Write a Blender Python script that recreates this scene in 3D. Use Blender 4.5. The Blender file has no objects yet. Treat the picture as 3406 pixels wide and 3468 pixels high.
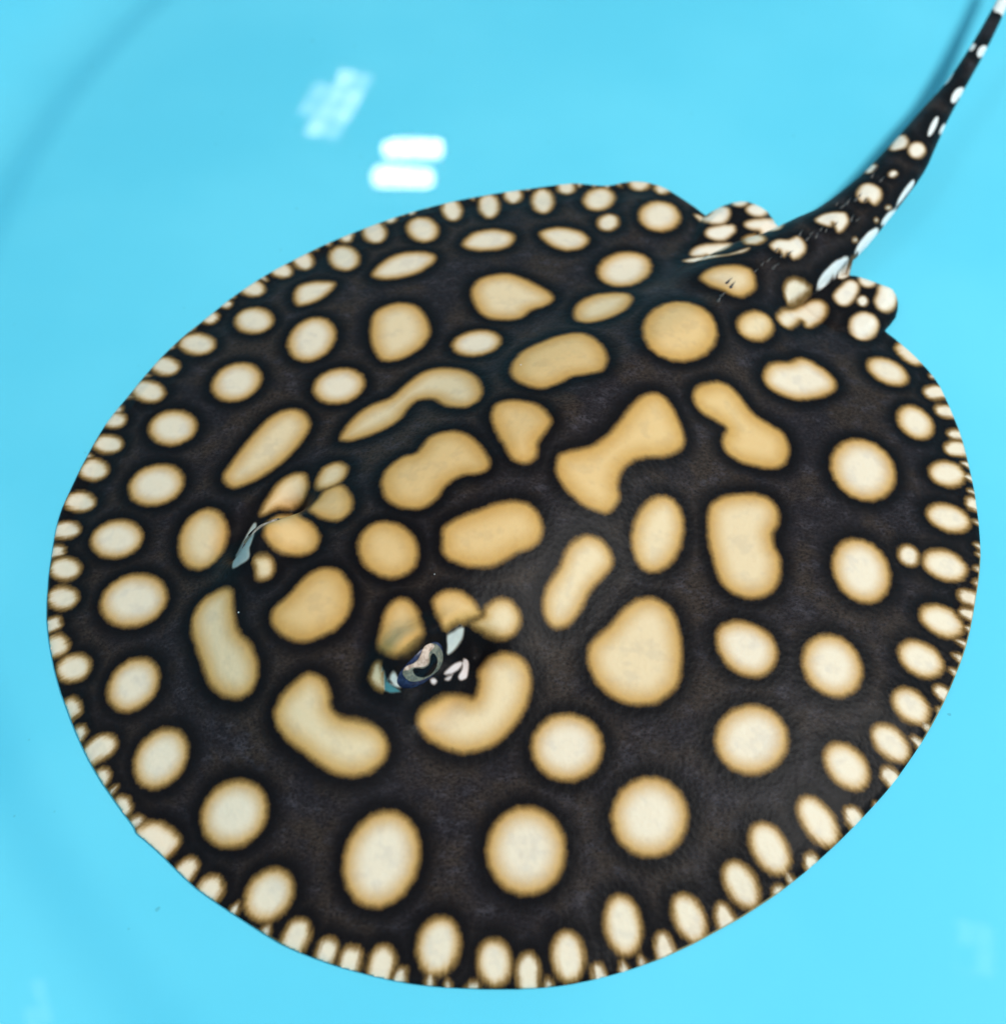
import bpy, bmesh, math, random
import numpy as np
from mathutils import Vector, Matrix
scene = bpy.context.scene
C = scene.collection

# ---------------------------------------------------------------- camera
cam_data = bpy.data.cameras.new('camera'); cam = bpy.data.objects.new('camera', cam_data); C.objects.link(cam)
tilt = math.radians(32.5); dist = 0.37060
cam.location = (0, -dist*math.sin(tilt), .01+dist*math.cos(tilt)); cam.rotation_euler = (tilt, 0, 0)
cam_data.sensor_fit = 'VERTICAL'; cam_data.angle_y = math.radians(48.0); cam_data.clip_start = .01; cam_data.clip_end = 50
cam_data.dof.use_dof = True; cam_data.dof.focus_distance = .352
cam_data.dof.aperture_fstop = (cam_data.lens/1000)/.0046
scene.camera = cam

# ---------------------------------------------------------------- light
world = bpy.data.worlds.new('World'); scene.world = world; world.use_nodes = True
world.node_tree.nodes['Background'].inputs['Color'].default_value = (.93, .97, 1, 1)
world.node_tree.nodes['Background'].inputs['Strength'].default_value = .14
def area(name, loc, target, size, power, col):
    l = bpy.data.lights.new(name, 'AREA'); l.shape = 'RECTANGLE'; l.size, l.size_y = size; l.energy = power; l.color = col
    o = bpy.data.objects.new(name, l); C.objects.link(o); o.location = loc
    o.rotation_euler = (Vector(target)-Vector(loc)).to_track_quat('-Z', 'Y').to_euler(); return o
area('unseen_area_light', (1.02, -.12, 1.55), (0, 0, 0), (.34, .34), 36, (1, .972, .935))
area('unseen_area_light', (-.2, -1.25, 1.7), (0, 0, 0), (.6, .6), 8.5, (.98, .98, 1))  # added fill lamp behind the camera, in place of ambient room light
area('unseen_area_light', (-1.25, .1, 1.7), (0, 0, 0), (.6, .6), 4.5, (.97, .98, 1))  # added weak fill lamp on the left, also for ambient light
scene.view_settings.view_transform = 'Standard'; scene.view_settings.look = 'None'
scene.view_settings.gamma = 1; scene.view_settings.use_curve_mapping = False
scene.view_settings.exposure = 0

# ---------------------------------------------------------------- helpers
def arr(L): return np.array(L, float).reshape(-1, 2)/10
def obj(name, me, mat=None, parent=None):
    o = bpy.data.objects.new(name, me); C.objects.link(o)
    if mat: me.materials.append(mat)
    if parent: o.parent = parent
    return o
def tag(o, label=None, cat=None, group=None, kind=None):
    for k, v in (('label', label), ('category', cat), ('group', group), ('kind', kind)):
        if v: o[k] = v
    return o
class NT:
    def __init__(s, name):
        s.m = bpy.data.materials.new(name); s.m.use_nodes = True; s.t = s.m.node_tree
        s.t.nodes.clear(); s.out = s.n('ShaderNodeOutputMaterial')
    def n(s, ty, ins=None, **kw):
        o = s.t.nodes.new(ty)
        for k, v in kw.items(): setattr(o, k, v)
        for k, v in (ins or {}).items(): s.set(o, k, v)
        return o
    def set(s, o, k, v):
        if isinstance(v, bpy.types.Node): v = v.outputs[0]
        if isinstance(v, bpy.types.NodeSocket): s.t.links.new(v, o.inputs[k])
        else: o.inputs[k].default_value = v
    def math(s, op, a, b=0., clamp=False): return s.n('ShaderNodeMath', {0: a, 1: b}, operation=op, use_clamp=clamp).outputs[0]
    def step(s, v, a, b, lo=0., hi=1.):
        return s.n('ShaderNodeMapRange', {0: v, 1: a, 2: b, 3: lo, 4: hi}, interpolation_type='SMOOTHSTEP').outputs[0]
    def mix(s, f, a, b, blend='MIX'):
        o = s.n('ShaderNodeMix', data_type='RGBA', blend_type=blend); s.set(o, 0, f); s.set(o, 6, a); s.set(o, 7, b); return o.outputs[2]
    def noise(s, vec, scale, detail=3., rough=.5, dist=0.):
        o = s.n('ShaderNodeTexNoise', {'Scale': scale, 'Detail': detail, 'Roughness': rough, 'Distortion': dist}); s.set(o, 'Vector', vec); return o.outputs[0]
    def end(s, sh): s.t.links.new(sh.outputs[0], s.out.inputs[0]); return s.m
def rgb(r, g, b): return (r, g, b, 1.)

# ---------------------------------------------------------------- the tub and its water
TC = Vector((.170, .118, 0)); RF = .388
WATER = .095
def lathe(name, prof, n=160):
    bm = bmesh.new(); rings = []
    for r, z in prof:
        if r < 1e-6: rings.append([bm.verts.new((0, 0, z))])
        else: rings.append([bm.verts.new((r*math.cos(2*math.pi*i/n), r*math.sin(2*math.pi*i/n), z)) for i in range(n)])
    for a, b in zip(rings, rings[1:]):
        for i in range(n):
            j = (i+1) % n
            if len(a) == 1: bm.faces.new((a[0], b[i], b[j]))
            elif len(b) == 1: bm.faces.new((a[i], b[0], a[j]))
            else: bm.faces.new((a[i], b[i], b[j], a[j]))
    bmesh.ops.recalc_face_normals(bm, faces=bm.faces)
    me = bpy.data.meshes.new(name); bm.to_mesh(me); bm.free()
    me.polygons.foreach_set('use_smooth', [True]*len(me.polygons)); return me
def plastic():
    t = NT('cyan_plastic'); co = t.n('ShaderNodeTexCoord').outputs['Object']
    n1 = t.noise(co, 9, 3)
    col = t.mix(t.step(n1, .35, .7), rgb(.105, .555, .735), rgb(.124, .59, .765))
    dirt = t.step(t.noise(co, 260, 1, .4), .785, .82)
    col = t.mix(t.math('MULTIPLY', dirt, .35), col, rgb(.05, .22, .26))
    return t.end(t.n('ShaderNodeBsdfPrincipled', {'Base Color': col, 'Roughness': .42, 'IOR': 1.15}))
WA = math.radians(42); HT = .165; FR = .045; GD = .0055
G0 = .361
prof = [(0, 0)]+[(G0*k/8, 0) for k in range(1, 8)]
for k in range(0, 13):                      # shallow dip, shaped so the floor shades darker before the wall
    u = k/12; prof.append((G0+(RF-G0)*u, -GD*(.5-.5*math.cos(math.pi*u))))
for k in range(1, 13):
    a = WA*k/12; prof.append((RF+FR*math.sin(a), -GD+FR*(1-math.cos(a))))
r0, z0 = prof[-1]; sl = 1/math.tan(WA)
for k in range(1, 7): prof.append((r0+(HT-z0)*sl*k/6, z0+(HT-z0)*k/6))
rt = prof[-1][0]
prof += [(rt+.006, HT+.004), (rt+.014, HT+.005), (rt+.022, HT+.001), (rt+.022, HT-.012), (rt+.018, HT-.012), (rt+.017, HT-.004), (rt+.008, HT-.005)]
prof += [(r0+.006+(HT-z0)*sl*k/6, z0-.003+(HT-z0)*k/6) for k in range(5, -1, -1)]
prof += [(RF+.004, -GD-.004), (RF*.5, -GD-.004), (0, -GD-.004)]
tub = obj('tub', lathe('tub', prof), plastic()); tub.location = TC
tag(tub, 'round smooth cyan plastic tub with a curved wall holding the stingray', 'tub')
# what the tub stands on
gm = bpy.data.meshes.new('ground'); s_ = 1.6
gm.from_pydata([(-s_, -s_, -.0105), (s_, -s_, -.0105), (s_, s_, -.0105), (-s_, s_, -.0105)], [], [(0, 1, 2, 3)])
t = NT('concrete'); co = t.n('ShaderNodeTexCoord').outputs['Object']
gmat = t.end(t.n('ShaderNodeBsdfPrincipled', {'Base Color': t.mix(t.noise(co, 14, 6), rgb(.25, .25, .24), rgb(.4, .4, .39)), 'Roughness': .8}))
tag(obj('ground', gm, gmat), kind='structure')
# water: a clear skin that reflects as water does
def water_mat():
    t = NT('clear_water'); co = t.n('ShaderNodeTexCoord').outputs['Object']
    wav = t.n('ShaderNodeBump', {'Strength': 1., 'Distance': .0002, 'Height': t.noise(co, 7, 2, .4)})
    fr = t.n('ShaderNodeFresnel', {'IOR': 1.333, 'Normal': wav})
    gl = t.n('ShaderNodeBsdfGlossy', {'Roughness': .012, 'Normal': wav})
    mx = t.n('ShaderNodeMixShader'); t.set(mx, 0, fr); t.set(mx, 1, t.n('ShaderNodeBsdfTransparent')); t.set(mx, 2, gl)
    return t.end(mx)
rw = r0+(WATER-z0)*sl
wo = obj('water', lathe('water', [(0, 0)]+[(rw*k/6, 0) for k in range(1, 7)], 96), water_mat()); wo.location = (TC.x, TC.y, WATER)
tag(wo, kind='structure')

# ---------------------------------------------------------------- lamps and window mirrored by the water
def emit(name, col, s):
    t = NT(name); return t.end(t.n('ShaderNodeEmission', {'Color': col, 'Strength': s}))
def box(bm, c, s):
    r = bmesh.ops.create_cube(bm, size=1); bmesh.ops.scale(bm, vec=s, verts=r['verts']); bmesh.ops.translate(bm, vec=c, verts=r['verts'])
def boxmesh(name, items, bev=0):
    bm = bmesh.new()
    for c, s in items: box(bm, c, s)
    if bev: bmesh.ops.bevel(bm, geom=bm.edges[:], offset=bev, segments=3, affect='EDGES')
    me = bpy.data.meshes.new(name); bm.to_mesh(me); bm.free(); return me
def pill(name, sx, sy, r, th):
    pts = []
    for cx, cy, a0 in ((1, 1, 0), (-1, 1, 90), (-1, -1, 180), (1, -1, 270)):
        for k in range(7):
            a = math.radians(a0+15*k); pts.append((cx*(sx/2-r)+r*math.cos(a), cy*(sy/2-r)+r*math.sin(a)))
    n = len(pts); me = bpy.data.meshes.new(name)
    me.from_pydata([(x, y, -th/2) for x, y in pts]+[(x, y, th/2) for x, y in pts], [],
                   [list(range(n))[::-1], list(range(n, 2*n))]+[(i, (i+1) % n, n+(i+1) % n, n+i) for i in range(n)])
    return me
t = NT('white_enamel'); enamel = t.end(t.n('ShaderNodeBsdfPrincipled', {'Base Color': rgb(.8, .8, .8), 'Roughness': .4}))
led = emit('lamp_diffuser', rgb(1, .98, .95), 42.)
LAMPS = [((-.213, 1.984, 1.7), 0, .142, .058, 'upper of two white ceiling lamps mirrored side by side in the water'),
         ((-.232, 1.888, 1.7), -.06, .142, .057, 'lower of two white ceiling lamps mirrored side by side in the water')]
for loc, rz, sx, sy, lab in LAMPS:
    e = bpy.data.objects.new('ceiling_lamp', None); C.objects.link(e); e.location = loc; e.rotation_euler = (0, 0, rz)
    tag(e, lab, 'lamp', 'ceiling lamps mirrored in the water')
    obj('lamp_housing', boxmesh('lamp_housing', [((0, 0, .03), (sx+.02, sy+.02, .05))], .006), enamel, e)
    obj('diffuser', pill('diffuser', sx, sy, .026, .012), led, e)

# roof window, then two sets of glowing panes added for glints
def mirrored_panes(loc, rz, cols, rows, pw, ph, skip, label, mat):
    we = bpy.data.objects.new('mirrored_panes', None); C.objects.link(we); we.location = loc; we.rotation_euler = (0, 0, rz)
    tag(we, label, 'window', 'roof windows mirrored in the water')
    W, H = cols*(pw+.001), rows*(ph+.001); items = []
    for i in range(cols+1): items.append(((-W/2+i*W/cols, 0, 0), (.001, H+.001, .02)))
    for j in range(rows+1): items.append(((0, -H/2+j*H/rows, .001), (W+.001, .001, .018)))
    obj('window_frame', boxmesh('window_frame', items), enamel, we)
    pms = []
    for m in mat:
        pm = boxmesh('pane', [((0, 0, 0), (pw, ph, .004))]); pm.materials.append(m); pms.append(pm)
    for i in range(cols):
        for j in range(rows):
            if (i, j) in skip: continue
            o = bpy.data.objects.new('pane', pms[(i*2+j*j) % len(pms)]); C.objects.link(o); o.parent = we
            o.location = (-W/2+(i+.5)*W/cols, -H/2+(j+.5)*H/rows, 0)
day = emit('daylight_pane', rgb(.93, .97, 1), 11.); hazy = emit('hazy_pane', rgb(.92, .97, 1), 7.); bright = emit('bright_pane', rgb(.95, .98, 1), 14.); dim = emit('glint_pane', rgb(.9, .96, 1), 3.5)
mirrored_panes((-.418, 2.146, 1.7), math.radians(-17), 3, 4, .043, .062, ((0, 0), (0, 3)), 'large roof window of many panes, mirrored beside the two lamps on the water', (day, hazy, bright))
mirrored_panes((-.69, .10, 1.7), math.radians(25), 2, 2, .018, .034, ((0, 1),), 'small glowing panes added so that a dim mirror glint lies on the water off the snout', (dim,))  # added glow, there only for the glint off the snout
mirrored_panes((.715, .18, 1.7), math.radians(-12), 2, 2, .026, .036, ((0, 0),), 'small glowing panes added so that a dim mirror glint lies on the water off the front fin margin', (dim,))  # likewise added, makes the glint by the front fin margin

# ---------------------------------------------------------------- the stingray
OUT = arr([802,1456,764,1504,717,1553,677,1592,652,1613,634,1624,616,1632,595,1641,574,1647,553,1650,531,1651,510,1648,488,1644,467,1638,445,1630,423,1626,399,1626,374,1629,348,1632,327,1635,306,1639,274,1638,224,1631,163,1619,102,1607,45,1596,-11,1584,-68,1570,-124,1556,-180,1540,-236,1522,-293,1501,-349,1479,-402,1456,-451,1432,-498,1407,-544,1382,-591,1356,-637,1329,-683,1301,-726,1271,-768,1240,-807,1210,-843,1183,-876,1156,-910,1127,-946,1093,-983,1055,-1017,1019,-1047,983,-1074,948,-1102,913,-1129,879,-1157,846,-1184,810,-1210,771,-1236,729,-1260,685,-1285,637,-1308,587,-1330,540,-1350,500,-1367,463,-1383,424,-1397,380,-1410,334,-1421,289,-1432,245,-1441,201,-1449,158,-1457,117,-1464,75,-1467,32,-1467,-14,-1464,-63,-1460,-109,-1457,-150,-1453,-188,-1447,-226,-1442,-263,-1435,-300,-1427,-338,-1415,-380,-1401,-423,-1385,-465,-1369,-506,-1351,-546,-1331,-588,-1307,-632,-1282,-678,-1256,-722,-1231,-762,-1206,-800,-1180,-835,-1154,-869,-1127,-900,-1102,-929,-1080,-954,-1060,-975,-1044,-993,-1037,-1003,-1034,-1010,-1030,-1015,-1024,-1020,-1018,-1024,-1007,-1031,-990,-1044,-968,-1061,-942,-1082,-912,-1108,-878,-1137,-842,-1165,-807,-1188,-771,-1210,-733,-1233,-688,-1259,-640,-1287,-596,-1311,-559,-1327,-527,-1339,-493,-1351,-457,-1363,-419,-1374,-379,-1384,-334,-1395,-286,-1405,-238,-1413,-192,-1418,-146,-1422,-100,-1424,-52,-1426,-5,-1426,39,-1426,77,-1424,113,-1422,150,-1418,190,-1412,232,-1404,275,-1394,322,-1382,370,-1367,418,-1351,462,-1333,506,-1314,549,-1293,595,-1270,642,-1246,685,-1221,724,-1198,759,-1176,795,-1151,833,-1124,871,-1095,910,-1064,950,-1031,991,-995,1031,-959,1068,-925,1104,-890,1141,-851,1181,-805,1223,-755,1261,-706,1294,-660,1324,-616,1352,-571,1379,-525,1405,-479,1430,-430,1454,-376,1476,-319,1496,-264,1515,-212,1531,-162,1546,-109,1557,-50,1567,13,1574,74,1580,132,1583,189,1585,245,1586,297,1586,347,1583,401,1576,464,1567,530,1557,588,1544,631,1529,665,1512,697,1493,731,1472,763,1453,790,1440,809,1428,824,1414,841,1395,863,1373,888,1349,913,1321,934,1291,955,1261,979,1234,1005,1206,1035,1176,1072,1139,1127,1099,1191,1057,1238,1010,1257,960,1260,917,1267,886,1281,861,1298,841,1324,829,1362,820,1409])
FINL = arr([643,1158,661,1237,718,1327,748,1379,773,1414,789,1435,807,1451,836,1474,869,1496,907,1513,945,1523,978,1518,1006,1503,1032,1484,1053,1458,1066,1425,1076,1392,1087,1373,1089,1353,1069,1324,1031,1284,981,1216,905,1158,762,1139])
FINR = arr([1054,916,1084,988,1141,1049,1176,1083,1208,1103,1240,1115,1271,1120,1304,1122,1340,1116,1388,1094,1432,1069,1457,1056,1472,1042,1479,1014,1479,982,1472,950,1459,916,1433,881,1402,845,1377,806,1342,776,1275,762,1198,776,1111,838])
FB = [44.3, 56.2, 167.9, 172.3]
TAIL = [[78.25,91.47,4.5,20.35,16.28],[82.55,95.09,4.61,19.89,15.86],[88.62,100.15,4.78,19.22,15.26],[94.17,104.54,5.0,18.5,14.62],[98.18,107.22,5.26,17.75,13.99],[101.68,109.23,5.57,16.95,13.33],[105.41,111.49,6.0,16.2,12.63],[109.81,114.48,6.59,15.54,11.88],[114.44,117.73,7.3,14.94,11.09],[118.7,120.75,8.0,14.33,10.32],[122.02,122.9,8.67,13.72,9.59],[124.98,124.82,9.33,13.12,8.89],[128.71,127.93,10.0,12.45,8.22],[134.03,133.21,10.7,11.65,7.57],[140.12,139.68,11.41,10.79,6.96],[145.67,145.88,12.0,10.08,6.45],[150.26,151.38,12.41,9.65,6.09],[154.31,156.61,12.7,9.37,5.83],[157.82,161.32,13.0,9.05,5.61],[160.49,165.08,13.33,8.61,5.43],[162.61,168.31,13.67,8.13,5.29],[165.03,172.07,14.0,7.61,5.1],[168.05,176.79,14.31,7.03,4.82],[171.37,182.02,14.62,6.4,4.51],[174.91,187.46,15.0,5.78,4.16],[178.58,192.75,15.51,5.13,3.76],[182.47,198.25,16.09,4.48,3.33],[186.81,204.74,16.67,3.95,2.99],[191.89,212.79,17.22,3.62,2.79],[197.41,221.82,17.78,3.42,2.67],[202.76,230.86,18.33,3.22,2.55],[207.71,239.57,18.9,3.0,2.41],[212.49,248.28,19.46,2.79,2.27],[217.22,257.04,20.0,2.58,2.14],[221.94,265.79,20.51,2.4,2.02],[226.62,274.57,21.01,2.22,1.9],[231.24,283.63,21.5,2.01,1.74],[236.27,294.18,22.06,1.69,1.48],[241.24,305.01,22.61,1.34,1.19],[244.71,312.61,23.0,1.09,0.98]]
AXA, AXB = [-48.26, -45.95], [77.74, 82.6]
BUMPS = [([-26.89, -60.0], 11.0, 0.795, 7.0, 11.0), ([-16.55, -68.74], 10.0, 0.795, 5.0, -4.0), ([-8.22, -53.8], 5.5, 0.795, 5.0, -8.0), ([-14.98, -49.27], 7, 0.795, 3.5, 3.0), ([-72.08, -20.17], 11.0, 0.795, 7.0, 10.0), ([-81.02, -10.0], 10.0, 0.795, 5.0, -4.0), ([-66.25, -1.37], 5.5, 0.795, 5.0, -8.0)]
CUTS = [([-24.69, -60.76], [0.7142, -0.7], 9.5, 8.0), ([-74.16, -16.72], [-0.7142, 0.7], 9.5, 8.0)]
EYE = {'L':[-71.65889991706861,-18.023255038604898,21.778898234473292],'C':[-24.757133086333763,-59.541335758568486,24.97889823447329],'F':[[0.6999774702727317,0.7141649257073516,0.0],[-0.4590563655173934,0.4499368449510398,0.7660444431189779],[0.5470820728085944,-0.5362138514109057,0.6427876096865393]],'R':[9.2,7.0,5.0],'pupil':[[-0.357,0.13],[-0.337,0.16],[-0.308,0.166],[-0.27,0.148],[-0.218,0.089],[-0.154,0.001],[-0.087,-0.068],[-0.018,-0.102],[0.053,-0.114],[0.122,-0.099],[0.187,-0.038],[0.252,0.048],[0.308,0.106],[0.355,0.119],[0.393,0.108],[0.419,0.074],[0.433,0.004],[0.438,-0.093],[0.428,-0.188],[0.401,-0.275],[0.359,-0.359],[0.305,-0.428],[0.235,-0.48],[0.153,-0.517],[0.067,-0.528],[-0.023,-0.51],[-0.117,-0.468],[-0.2,-0.407],[-0.271,-0.318],[-0.332,-0.211],[-0.371,-0.113],[-0.382,-0.02],[-0.374,0.068]],'iris':[[-0.596,0.335],[-0.526,0.357],[-0.434,0.352],[-0.338,0.345],[-0.242,0.339],[-0.141,0.33],[-0.04,0.339],[0.06,0.387],[0.159,0.45],[0.257,0.49],[0.352,0.496],[0.444,0.48],[0.526,0.441],[0.598,0.376],[0.66,0.288],[0.704,0.183],[0.729,0.058],[0.738,-0.088],[0.731,-0.234],[0.699,-0.372],[0.651,-0.513],[0.61,-0.659],[0.557,-0.745],[0.49,-0.789],[0.412,-0.819],[0.281,-0.75],[0.155,-0.704],[0.031,-0.655],[-0.096,-0.601],[-0.223,-0.539],[-0.336,-0.471],[-0.436,-0.393],[-0.524,-0.307],[-0.59,-0.217],[-0.632,-0.118],[-0.653,-0.014],[-0.659,0.084],[-0.655,0.18],[-0.636,0.27]],'operculum':[[-0.568,0.335],[-0.545,0.362],[-0.493,0.387],[-0.431,0.397],[-0.358,0.379],[-0.272,0.343],[-0.19,0.32],[-0.122,0.322],[-0.058,0.34],[0.016,0.37],[0.111,0.423],[0.217,0.483],[0.317,0.512],[0.409,0.494],[0.493,0.447],[0.553,0.393],[0.587,0.331],[0.596,0.264],[0.572,0.218],[0.498,0.218],[0.395,0.235],[0.305,0.223],[0.248,0.155],[0.205,0.058],[0.159,-0.018],[0.107,-0.054],[0.051,-0.066],[-0.009,-0.055],[-0.075,-0.012],[-0.144,0.053],[-0.204,0.111],[-0.253,0.16],[-0.295,0.205],[-0.335,0.236],[-0.375,0.245],[-0.414,0.241],[-0.453,0.246],[-0.502,0.272],[-0.549,0.305]]}
THORNS = [[90.3,96.2,19.5,0.88],[93.3,99.6,19.5,0.81],[95.6,101.6,19.2,0.97],[99.4,107.1,19.0,0.84],[101.1,104.6,18.8,0.79],[104.0,106.2,18.5,0.97],[97.4,99.0,18.8,1.25],[109.4,115.8,18.2,1.19],[111.7,113.6,18.2,1.17],[113.6,116.5,18.2,0.87],[115.5,115.0,18.0,1.05],[117.6,118.7,18.2,0.9],[119.6,118.2,18.0,0.84],[123.8,121.9,18.0,0.81],[126.0,133.1,17.2,0.87],[127.4,131.0,17.8,1.26],[129.8,133.0,18.0,1.21],[130.0,124.3,17.8,1.19],[133.2,134.5,18.0,1.19],[135.2,136.8,18.0,0.86],[136.8,134.3,18.2,0.92],[76.6,82.8,21.5,1.09],[75.2,79.7,22.0,1.15],[80.5,87.1,21.2,1.22],[79.3,89.3,21.0,1.23],[132.2,124.6,17.5,0.8],[141.9,147.9,17.8,1.08],[144.5,145.0,18.2,1.12],[143.9,152.4,17.2,1.03]]
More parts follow.
